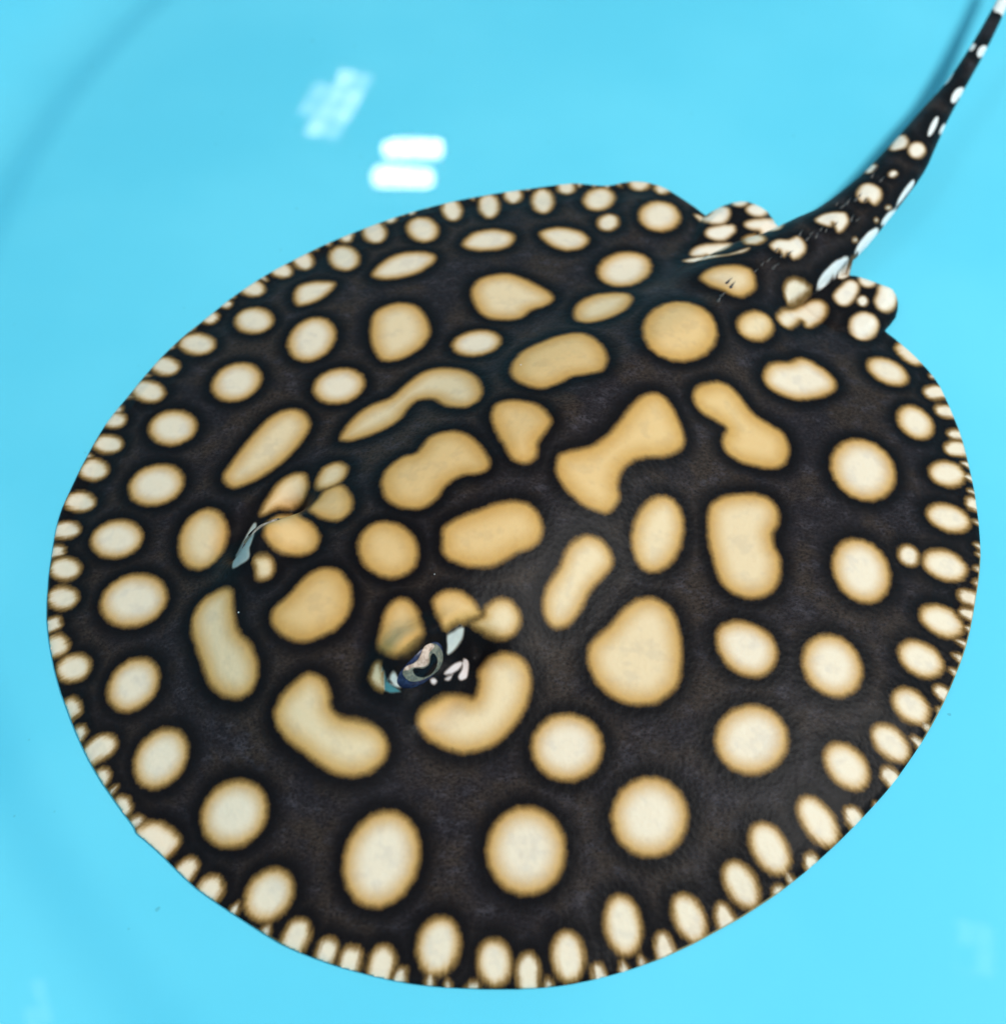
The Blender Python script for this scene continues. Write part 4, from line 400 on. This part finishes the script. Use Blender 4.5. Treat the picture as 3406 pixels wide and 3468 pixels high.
('c',[408,1646,411,1616,419,1600,423,1600,432,1615,435,1645]),
('c',[362,1650,361,1619,365,1602,368,1602,376,1618,382,1648]),
('c',[303,1659,300,1625,305,1604,309,1603,321,1622,329,1655]),
('c',[-138,1572,-129,1546,-120,1536,-117,1537,-115,1550,-121,1577]),
('c',[-419,1470,-405,1445,-394,1436,-392,1437,-392,1451,-403,1478]),
('c',[-705,1310,-686,1286,-670,1279,-666,1281,-667,1299,-682,1325]),
('c',[-746,1281,-729,1261,-719,1256,-717,1258,-718,1269,-732,1292]),
('c',[-942,1124,-916,1101,-895,1091,-892,1094,-901,1116,-923,1142]),
('c',[-1038,1024,-1016,1008,-1004,1006,-1002,1008,-1006,1020,-1026,1039]),
('c',[-1236,767,-1211,756,-1197,760,-1194,764,-1198,778,-1219,795]),
('c',[-1307,638,-1277,626,-1259,624,-1258,626,-1271,639,-1299,654]),
('c',[-1353,539,-1321,526,-1299,522,-1298,525,-1314,541,-1344,557]),
('c',[-1444,279,-1416,275,-1402,278,-1401,282,-1412,292,-1439,300]),
('c',[-1136,-921,-1112,-898,-1103,-881,-1105,-879,-1122,-886,-1148,-906]),
('c',[-732,-1256,-718,-1227,-716,-1208,-719,-1206,-735,-1217,-753,-1243]),
('c',[-635,-1312,-624,-1284,-625,-1265,-630,-1263,-646,-1272,-663,-1297]),
('c',[-180,-1439,-180,-1405,-187,-1384,-191,-1383,-202,-1404,-207,-1437]),
('c',[-136,-1443,-137,-1415,-143,-1404,-146,-1403,-154,-1414,-157,-1441]),
('c',[136,-1440,130,-1412,120,-1400,116,-1400,108,-1414,109,-1443]),
('c',[341,-1397,330,-1368,316,-1355,312,-1357,308,-1375,314,-1405]),
('c',[388,-1382,376,-1354,363,-1340,360,-1342,358,-1360,365,-1390]),
('c',[816,-1160,795,-1135,777,-1123,774,-1125,780,-1146,797,-1174]),
('c',[1286,-706,1258,-690,1238,-686,1236,-690,1245,-708,1269,-729]),
('c',[1403,-524,1376,-512,1361,-512,1359,-516,1367,-529,1390,-546]),
('c',[1430,-474,1400,-462,1380,-463,1378,-468,1389,-485,1416,-502]),
('c',[1454,-425,1421,-414,1399,-414,1397,-417,1413,-434,1443,-450]),
('c',[1476,-373,1447,-364,1431,-365,1430,-368,1441,-380,1468,-393]),
('c',[1538,-205,1511,-199,1497,-204,1496,-208,1504,-220,1529,-232]),
('c',[1554,-156,1526,-151,1512,-155,1511,-159,1521,-169,1548,-179]),
('c',[1567,-102,1540,-99,1528,-104,1528,-107,1537,-116,1563,-123]),
('c',[1588,20,1555,22,1536,18,1536,15,1554,7,1586,1]),
('c',[1600,143,1569,143,1552,136,1552,132,1568,123,1599,119]),
('c',[1604,205,1570,203,1550,193,1550,188,1569,177,1603,172]),
('c',[1605,260,1573,258,1554,248,1554,243,1573,232,1605,228])]
def poly_sd(P, x, y, chunk=60000):
    """signed distance to a closed polygon, positive inside (mm)"""
    P = np.asarray(P, float); A = P; B = np.roll(P, -1, 0)
    out = np.empty(x.shape)
    for i in range(0, x.size, chunk):
        X = x[i:i+chunk, None]; Y = y[i:i+chunk, None]
        ex = B[:, 0]-A[:, 0]; ey = B[:, 1]-A[:, 1]
        t = np.clip(((X-A[:, 0])*ex+(Y-A[:, 1])*ey)/(ex*ex+ey*ey+1e-9), 0, 1)
        d = np.sqrt(((X-A[:, 0]-t*ex)**2+(Y-A[:, 1]-t*ey)**2).min(1))
        c = ((A[:, 1] > Y) != (B[:, 1] > Y)) & (X < ex*(Y-A[:, 1])/np.where(ey == 0, 1e-9, ey)+A[:, 0])
        out[i:i+chunk] = np.where(c.sum(1) % 2 == 1, d, -d)
    return out

def near_line(L, x, y, chunk=100000):
    """L rows: x, y, z, half width, half height. nearest point on the polyline -> dist, z, w, h"""
    L = np.asarray(L, float); A = L[:-1]; E = L[1:]-L[:-1]
    res = [np.empty(x.shape) for _ in range(4)]
    for i in range(0, x.size, chunk):
        X = x[i:i+chunk, None]; Y = y[i:i+chunk, None]
        t = np.clip(((X-A[:, 0])*E[:, 0]+(Y-A[:, 1])*E[:, 1])/(E[:, 0]**2+E[:, 1]**2), 0, 1)
        d = np.hypot(X-A[:, 0]-t*E[:, 0], Y-A[:, 1]-t*E[:, 1])
        k = d.argmin(1); r = np.arange(len(k)); tt = t[r, k]
        res[0][i:i+chunk] = d[r, k]
        for j in (2, 3, 4):
            res[j-1][i:i+chunk] = A[k, j]+tt*E[k, j]
    return res

def smin(a, b, k):
    h = np.clip(.5+.5*(b-a)/k, 0, 1)
    return b*(1-h)+a*h-k*h*(1-h)
def smax(a, b, k): return -smin(-a, -b, k)
def bump(x, y, c, s, ang=0, s2=None):
    s2 = s2 or s
    dx = x-c[0]; dy = y-c[1]; ca, sa = np.cos(ang), np.sin(ang)
    u = dx*ca+dy*sa; v = -dx*sa+dy*ca
    return np.exp(-(u/s)**2-(v/s2)**2)

BASE = .6
def surface(x, y):
    """whole animal in plan (mm): phi (inside > 0), top and underside heights"""
    dD = poly_sd(OUT, x, y)
    near_fin = (x > FB[0]) & (x < FB[2]) & (y > FB[1]) & (y < FB[3])
    dF = np.full(x.shape, -50.)
    if near_fin.any():
        dF[near_fin] = np.maximum(poly_sd(FINL, x[near_fin], y[near_fin]), poly_sd(FINR, x[near_fin], y[near_fin]))
    dist, zc, w, hh = near_line(TAIL, x, y)
    dT = w-dist
    phi = np.maximum(np.maximum(dD, dF), dT)
    # disc
    d0 = np.maximum(dD, 0)
    ax, ay = AXB[0]-AXA[0], AXB[1]-AXA[1]; ln = np.hypot(ax, ay)
    t = ((x-AXA[0])*ax+(y-AXA[1])*ay)/ln; lat = -(x-AXA[0])*ay/ln+(y-AXA[1])*ax/ln
    tc = np.clip(t, 0, ln); dc = np.hypot(t-tc, lat)
    u = np.clip(d0/140, 0, 1)
    rim = .8*np.sqrt(1-(1-np.minimum(d0, 2.2)/2.2)**2)
    top = BASE+rim+16.5*(1-(1-u)**2.1)*np.clip(d0/14, .0, 1)**.35
    hb = 14-5*np.clip((tc/ln-.55)/.45, 0, 1)
    sg = 40-14*np.clip((tc/ln-.45)/.55, 0, 1)
    top = top+hb*np.exp(-(dc/sg)**2.6)
    top = top+1.6*np.exp(-(lat/7)**2)*np.clip((t-25)/40, 0, 1)          # low ridge along the back
    wob = np.arctan2(y-15, x)
    top = top+(1.0*np.sin(7*wob+1)+.7*np.sin(13*wob+2.2)+.4*np.sin(29*wob))*np.exp(-d0/16)*np.clip(d0/6, 0, 1)
    for c, s, ang, s2, a in BUMPS:
        top = top+a*bump(x, y, c, s, ang, s2)
    for c, l, sa, dep in CUTS:
        k = (x-c[0])*l[0]+(y-c[1])*l[1]; a = -(x-c[0])*l[1]+(y-c[1])*l[0]
        top = top-dep/(1+np.exp(-k/.55))*np.exp(-(a/sa)**4)*np.exp(-(np.maximum(k, 0)/5.5)**2)
    top = np.where(dD > 0, np.maximum(top, BASE), -99.)
    # pelvic fins
    e = np.minimum(np.maximum(dF, 0)/7, 1)
    fz = BASE+1.8+4.6*np.sqrt(1-(1-e)**2)*.8
    fin = np.where(dF > 0, BASE+np.minimum(fz-BASE, 6*np.sqrt(np.maximum(dF, 0)/7+1e-6)), -99.)
    # tail
    q = np.sqrt(np.clip(1-(dist/np.maximum(w, .1))**2, 0, 1))
    tt = np.where(dT > 0, zc+hh*q, -99.); tb = np.where(dT > 0, zc-np.minimum(hh*.8*q, zc-BASE), 99.)
    top = np.where((top > -90) & (tt > -90), smax(top, tt, 4.), np.maximum(top, tt))
    top = np.maximum(top, fin)
    bot = np.minimum(np.where((dD > 0) | (dF > 0), BASE, 99.), tb)
    bot = np.where(phi > 0, np.minimum(bot, top-.05), bot)
    return phi, top, bot

def skin():
    t = NT('spotted_skin')
    co = t.n('ShaderNodeMapping', {'Vector': t.n('ShaderNodeTexCoord').outputs['Object'], 'Scale': (1000, 1000, 1000)}).outputs[0]
    at = t.n('ShaderNodeAttribute', attribute_name='spot_distance').outputs['Fac']
    rw_ = t.n('ShaderNodeAttribute', attribute_name='spot_rim').outputs['Fac']; ca = t.n('ShaderNodeAttribute', attribute_name='spot_colour'); core = ca.outputs['Color']; ramt = ca.outputs['Alpha']
    belly = t.n('ShaderNodeAttribute', attribute_name='belly').outputs['Fac']
    nf = t.noise(co, 2.0, 2, .6); nm = t.noise(co, .33, 2, .55); nl = t.noise(co, .05, 3, .6)
    vor = t.n('ShaderNodeTexVoronoi', {'Scale': .62, 'Vector': co}, feature='F1').outputs['Distance']
    jit = t.math('ADD', t.math('MULTIPLY', t.math('SUBTRACT', nf, .5), .75), t.math('MULTIPLY', t.math('SUBTRACT', nm, .5), 1.1))
    jit = t.math('MULTIPLY', jit, t.math('ADD', t.math('MULTIPLY', ramt, .75), .25))
    # fin rays: fine radial streaks towards the margin of the disc
    mg = t.n('ShaderNodeAttribute', attribute_name='margin').outputs['Fac']; arc = t.n('ShaderNodeAttribute', attribute_name='arc').outputs['Fac']
    fv = t.n('ShaderNodeCombineXYZ', {0: arc, 1: t.math('MULTIPLY', mg, .09)})
    fr = t.math('SUBTRACT', t.noise(fv, .75, 2, .6), .5)
    jit = t.math('ADD', jit, t.math('MULTIPLY', fr, t.step(mg, 15., 2., 0., 1.6)))
    d = t.math('ADD', t.math('MULTIPLY', at, t.math('SUBTRACT', 4., t.math('MULTIPLY', ramt, 3.))), jit)     # white flecks end sharply
    # dark skin: black ring round each spot, brown and slate mottling between
    fine = t.mix(t.step(nl, .40, .60), rgb(.0165, .0140, .0168), rgb(.030, .0218, .0182))
    st = t.n('ShaderNodeMapping', {'Vector': co, 'Rotation': (0, 0, math.radians(-46)), 'Scale': (.62, 1., 1.)}).outputs[0]
    slate = t.noise(st, .22, 3, .7)
    fine = t.mix(t.math('MULTIPLY', t.step(slate, .50, .72), .8), fine, rgb(.041, .036, .043))
    grain = t.noise(st, 1.3, 2, .75)
    gm_ = t.step(grain, .3, .72, .55, 1.35)
    fine = t.mix(1., fine, t.n('ShaderNodeCombineXYZ', {0: gm_, 1: gm_, 2: gm_}), 'MULTIPLY')
    fine = t.mix(t.math('MULTIPLY', t.step(vor, .34, .16), .7), fine, rgb(.008, .007, .008))
    dark = t.mix(t.step(t.math('ADD', at, jit), 1.4, 7.5), rgb(.0032, .003, .0040), fine)
    # spots
    rimc = t.mix(.5, rgb(.50, .27, .075), core, 'MULTIPLY')
    rimc = t.mix(t.step(nm, .3, .7), rgb(.46, .25, .062), rgb(.52, .30, .085))
    core = t.mix(t.math('MULTIPLY', t.step(t.noise(co, .16, 2, .65), .48, .68), .8), core, t.mix(1., core, rgb(.88, .89, .93), 'MULTIPLY'))
    k = t.math('MULTIPLY', t.step(d, t.math('MULTIPLY', rw_, -1.), .3), ramt)
    spot = t.mix(k, core, rimc)
    spot = t.mix(t.math('MULTIPLY', t.step(nf, .62, .8), .16), spot, rgb(.42, .36, .30))
    edge = t.step(d, 1.2, -1.7)
    col = t.mix(edge, dark, spot)
    brown = t.mix(t.math('MULTIPLY', t.math('MULTIPLY', t.step(d, 1.3, -.1), t.step(d, -1.2, .1)), .2), col, rgb(.10, .05, .02))
    col = t.mix(belly, brown, rgb(.62, .58, .52))
    col = t.mix(t.math('MULTIPLY', t.step(mg, .6, .2), t.step(t.noise(co, .02, 2), .5, .62, 0., .7)), col, rgb(.30, .25, .13))
    speck = t.n('ShaderNodeTexVoronoi', {'Scale': .055, 'Vector': co, 'Randomness': 1.}, feature='F1').outputs['Distance']
    col = t.mix(t.math('MULTIPLY', t.step(speck, .016, .009), t.step(nl, .47, .5)), col, rgb(.75, .8, .82))
    hgt = t.math('ADD', t.math('MULTIPLY', vor, .4), t.math('MULTIPLY', t.noise(co, .3, 1, .5), 1.))
    b = t.n('ShaderNodeBump', {'Strength': .3, 'Distance': .0005, 'Height': hgt})
    return t.end(t.n('ShaderNodeBsdfPrincipled', {'Base Color': col, 'Roughness': .4, 'IOR': 1.13, 'Normal': b,
        'Subsurface Weight': .0}))
TONES = {'c': (.72, .61, .465, 1), 'm': (.69, .535, .335, 1), 'a': (.65, .44, .205, 1), 'v': (.765, .69, .575, .85), 'w': (.74, .76, .74, .15), 'p': (.62, .53, .51, .1), 't': (.05, .17, .19, .0), 'g': (.55, .55, .50, .1), 'h': (.34, .39, .37, .1)}
def build_body():
    g = .55
    x0, y0, x1, y1 = -185, -190, 235, 285
    xs = np.arange(x0, x1, g); ys = np.arange(y0, y1, g); nx, ny = len(xs), len(ys)
    X, Y = [a.ravel().copy() for a in np.meshgrid(xs, ys, indexing='ij')]
    # only look near the animal
    co = slice(None)
    phi = np.full(X.shape, -99.); top = np.zeros(X.shape); bot = np.zeros(X.shape)
    tl = np.asarray(TAIL)
    mask = poly_sd(OUT[::3], X, Y) > -4
    mask |= (X > FB[0]) & (X < FB[2]) & (Y > FB[1]) & (Y < FB[3])
    mask |= near_line(tl[::3], X, Y)[0] < 40
    phi[mask], top[mask], bot[mask] = surface(X[mask], Y[mask])
    ins = (phi > 0).reshape(nx, ny)
    cell = ins[:-1, :-1] | ins[1:, :-1] | ins[1:, 1:] | ins[:-1, 1:]
    ci, cj = np.nonzero(cell)
    q = np.stack([ci*ny+cj, (ci+1)*ny+cj, (ci+1)*ny+cj+1, ci*ny+cj+1], 1)
    used = np.unique(q); edge = used[phi[used] <= 0]
    # pull the outer ring of vertices onto the outline
    for _ in range(3):
        e = .15; px, py = X[edge], Y[edge]
        p0, pa, pb = surface(px, py)[0], surface(px+e, py)[0], surface(px, py+e)[0]
        gx, gy = (pa-p0)/e, (pb-p0)/e; gl = np.maximum(np.hypot(gx, gy), .3)
        st = np.clip(-p0+.01, -g*1.5, g*1.5)
        X[edge] += st*gx/gl**2; Y[edge] += st*gy/gl**2
    ph, tp, bt = surface(X[edge], Y[edge])
    dist, zc, w, hh = near_line(TAIL, X[edge], Y[edge])
    dd = poly_sd(OUT, X[edge], Y[edge])
    tailish = (np.abs(w-dist) < .35) & (dd < -1.0)
    ez = np.where(tailish, zc, BASE+.15)
    top[edge] = ez; bot[edge] = ez
    isedge = np.zeros(X.shape, bool); isedge[edge] = True
    N = len(used); mp = np.full(X.shape, -1); mp[used] = np.arange(N)
    inner = used[~isedge[used]]; mb = mp.copy(); mb[inner] = N+np.arange(len(inner))
    co = np.concatenate([np.stack([X[used], Y[used], top[used]], 1), np.stack([X[inner], Y[inner], bot[inner]], 1)])/1000
    fq = np.concatenate([mp[q], mb[q][:, ::-1]])
    me = bpy.data.meshes.new('body')
    me.vertices.add(len(co)); me.vertices.foreach_set('co', co.ravel())
    me.loops.add(fq.size); me.loops.foreach_set('vertex_index', fq.ravel().astype(np.int32))
    me.polygons.add(len(fq)); me.polygons.foreach_set('loop_start', np.arange(0, fq.size, 4, dtype=np.int32))
    me.polygons.foreach_set('use_smooth', np.ones(len(fq), bool))
    # pigment
    vx, vy = co[:, 0]*1000, co[:, 1]*1000
    sd = np.full(len(co), 12.); rw = np.full(len(co), 3.); sc = np.tile(np.array(TONES['c']), (len(co), 1))
    for tone, P in SPOTS:
        P = arr(P); lo = P.min(0)-12; hi = P.max(0)+12
        k = np.nonzero((vx > lo[0]) & (vx < hi[0]) & (vy > lo[1]) & (vy < hi[1]))[0]
        if not len(k): continue
        d = -poly_sd(P, vx[k], vy[k]); b = d < sd[k]
        sd[k[b]] = d[b]; sc[k[b]] = TONES[tone]; rw[k[b]] = np.clip(-d.min()*(.66 if tone == 'c' else .85), 1., 7.5)
    a = me.attributes.new('spot_distance', 'FLOAT', 'POINT'); a.data.foreach_set('value', sd.astype(np.float32))
    a = me.attributes.new('spot_colour', 'FLOAT_COLOR', 'POINT'); a.data.foreach_set('color', sc.astype(np.float32).ravel())
    a = me.attributes.new('spot_rim', 'FLOAT', 'POINT'); a.data.foreach_set('value', rw.astype(np.float32))
    md = poly_sd(OUT, vx, vy); mgv = np.where(md > -.4, np.maximum(md, 0), 20.)
    td = near_line(TAIL, vx, vy); mgv = np.where((td[0] < td[2]) | (poly_sd(FINL, vx, vy) > 0) | (poly_sd(FINR, vx, vy) > 0), 20., mgv)
    a = me.attributes.new('margin', 'FLOAT', 'POINT'); a.data.foreach_set('value', mgv.astype(np.float32))
    a = me.attributes.new('arc', 'FLOAT', 'POINT'); a.data.foreach_set('value', (np.arctan2(vy-10, vx)*150).astype(np.float32))
    bl = np.zeros(len(co)); bl[N:] = np.where(co[N:, 2]*1000 < 2.5, 1, 0)
    a = me.attributes.new('belly', 'FLOAT', 'POINT'); a.data.foreach_set('value', bl.astype(np.float32))
    me.update(calc_edges=True); me.validate()
    return me
ray = bpy.data.objects.new('stingray', None); C.objects.link(ray)
tag(ray, 'black stingray with cream and amber spots resting on the floor of the cyan tub', 'stingray')
obj('body', build_body(), skin(), ray)

# eyes
def patch(name, poly, R, off, cuts):
    bm = bmesh.new(); vs = [bm.verts.new((u, v, 0)) for u, v in poly]
    bm.faces.new(vs); bmesh.ops.triangulate(bm, faces=bm.faces[:])
    bmesh.ops.subdivide_edges(bm, edges=bm.edges[:], cuts=cuts, use_grid_fill=True); bmesh.ops.triangulate(bm, faces=bm.faces[:])
    for v in bm.verts:
        u, w = v.co.x, v.co.y; zz = math.sqrt(max(0, 1-u*u-w*w)); k = 1+off
        v.co = Vector((u*R[0]*k, w*R[1]*k, zz*R[2]*k))/1000
    bmesh.ops.recalc_face_normals(bm, faces=bm.faces)
    me = bpy.data.meshes.new(name); bm.to_mesh(me); bm.free()
    me.polygons.foreach_set('use_smooth', [True]*len(me.polygons)); return me
def ball(name, R):
    bm = bmesh.new(); bmesh.ops.create_uvsphere(bm, u_segments=48, v_segments=32, radius=1)
    for v in bm.verts: v.co = Vector((v.co.x*R[0], v.co.y*R[1], v.co.z*R[2]))/1000
    me = bpy.data.meshes.new(name); bm.to_mesh(me); bm.free()
    me.polygons.foreach_set('use_smooth', [True]*len(me.polygons)); return me
def eye_mat(name, c1, c2, sc, rough=.25, c3=None):
    t = NT(name); co = t.n('ShaderNodeMapping', {'Vector': t.n('ShaderNodeTexCoord').outputs['Object'], 'Scale': (1000, 1000, 1000)}).outputs[0]
    n = t.noise(co, sc, 3, .6, .6); col = t.mix(t.step(n, .35, .65), c1, c2)
    if c3: col = t.mix(t.step(t.noise(co, sc*2.3, 2), .58, .72), col, c3)
    return t.end(t.n('ShaderNodeBsdfPrincipled', {'Base Color': col, 'Roughness': rough, 'IOR': 1.2}))
m_sclera = eye_mat('eye_navy', rgb(.012, .02, .055), rgb(.03, .045, .10), .5)
m_iris = eye_mat('iris_gold_grey', rgb(.20, .20, .155), rgb(.10, .105, .09), .9, c3=rgb(.30, .24, .14))
m_oper = eye_mat('iris_pink_tan', rgb(.62, .47, .38), rgb(.30, .20, .15), .55)
m_pupil = eye_mat('pupil_black', rgb(.002, .002, .004), rgb(.003, .003, .005), 1, .12)
def make_eye(mirror):
    Cc = Vector(EYE['C']); F = [Vector(f) for f in EYE['F']]; R = EYE['R']
    ex = F[0]; ey = F[1]; ez = F[2]
    if mirror:
        n = Vector((-(AXB[1]-AXA[1]), AXB[0]-AXA[0], 0)).normalized()
        rf = lambda v: v-2*v.dot(n)*n
        Cc = Vector(EYE['L']); ex = -rf(ex); ey = rf(ey); ez = rf(ez)
    M = Matrix((ex, ey, ez)).transposed().to_4x4(); M.translation = Cc/1000
    s = -1 if mirror else 1
    e = obj('eye', ball('eye', R), m_sclera, ray); e.matrix_local = M
    for nm, mat, off in (('iris', m_iris, .045), ('operculum', m_oper, .065), ('pupil', m_pupil, .085)):
        poly = [(s*u, v) for u, v in EYE[nm]]
        obj(nm, patch(nm, poly, R, off, 4), mat, e)
make_eye(False); make_eye(True)

# thorns on the tail root
t = NT('thorn'); thm = t.end(t.n('ShaderNodeBsdfPrincipled', {'Base Color': t.mix(t.noise(t.n('ShaderNodeTexCoord').outputs['Object'], 900, 2), rgb(.012, .010, .010), rgb(.08, .068, .06)), 'Roughness': .45}))
def thorn_mesh():
    bm = bmesh.new(); rings = []
    for k, (r, h, b) in enumerate(((.62, -.6, 0), (.42, .25, .35), (.2, .75, 1.2))):
        rings.append([bm.verts.new(((r*1.5*math.cos(2*math.pi*i/8)+b)/1000, r*math.sin(2*math.pi*i/8)/1000, h/1000)) for i in range(8)])
    tip = bm.verts.new((2.7/1000, 0, .95/1000))
    for a, b in zip(rings, rings[1:]):
        for i in range(8): bm.faces.new((a[i], a[(i+1) % 8], b[(i+1) % 8], b[i]))
    for i in range(8): bm.faces.new((rings[-1][i], rings[-1][(i+1) % 8], tip))
    me = bpy.data.meshes.new('thorn'); bm.to_mesh(me); bm.free(); me.materials.append(thm)
    me.polygons.foreach_set('use_smooth', [True]*len(me.polygons)); return me
tm = thorn_mesh(); rnd = random.Random(3)
for x, y, z, s in THORNS:
    o = bpy.data.objects.new('thorn', tm); C.objects.link(o); o.parent = ray
    o.location = (x/1000, y/1000, z/1000); o.scale = (s, s, s)
    o.rotation_euler = (0, 0, math.atan2(AXB[1]-AXA[1], AXB[0]-AXA[0])+rnd.uniform(-.3, .3))
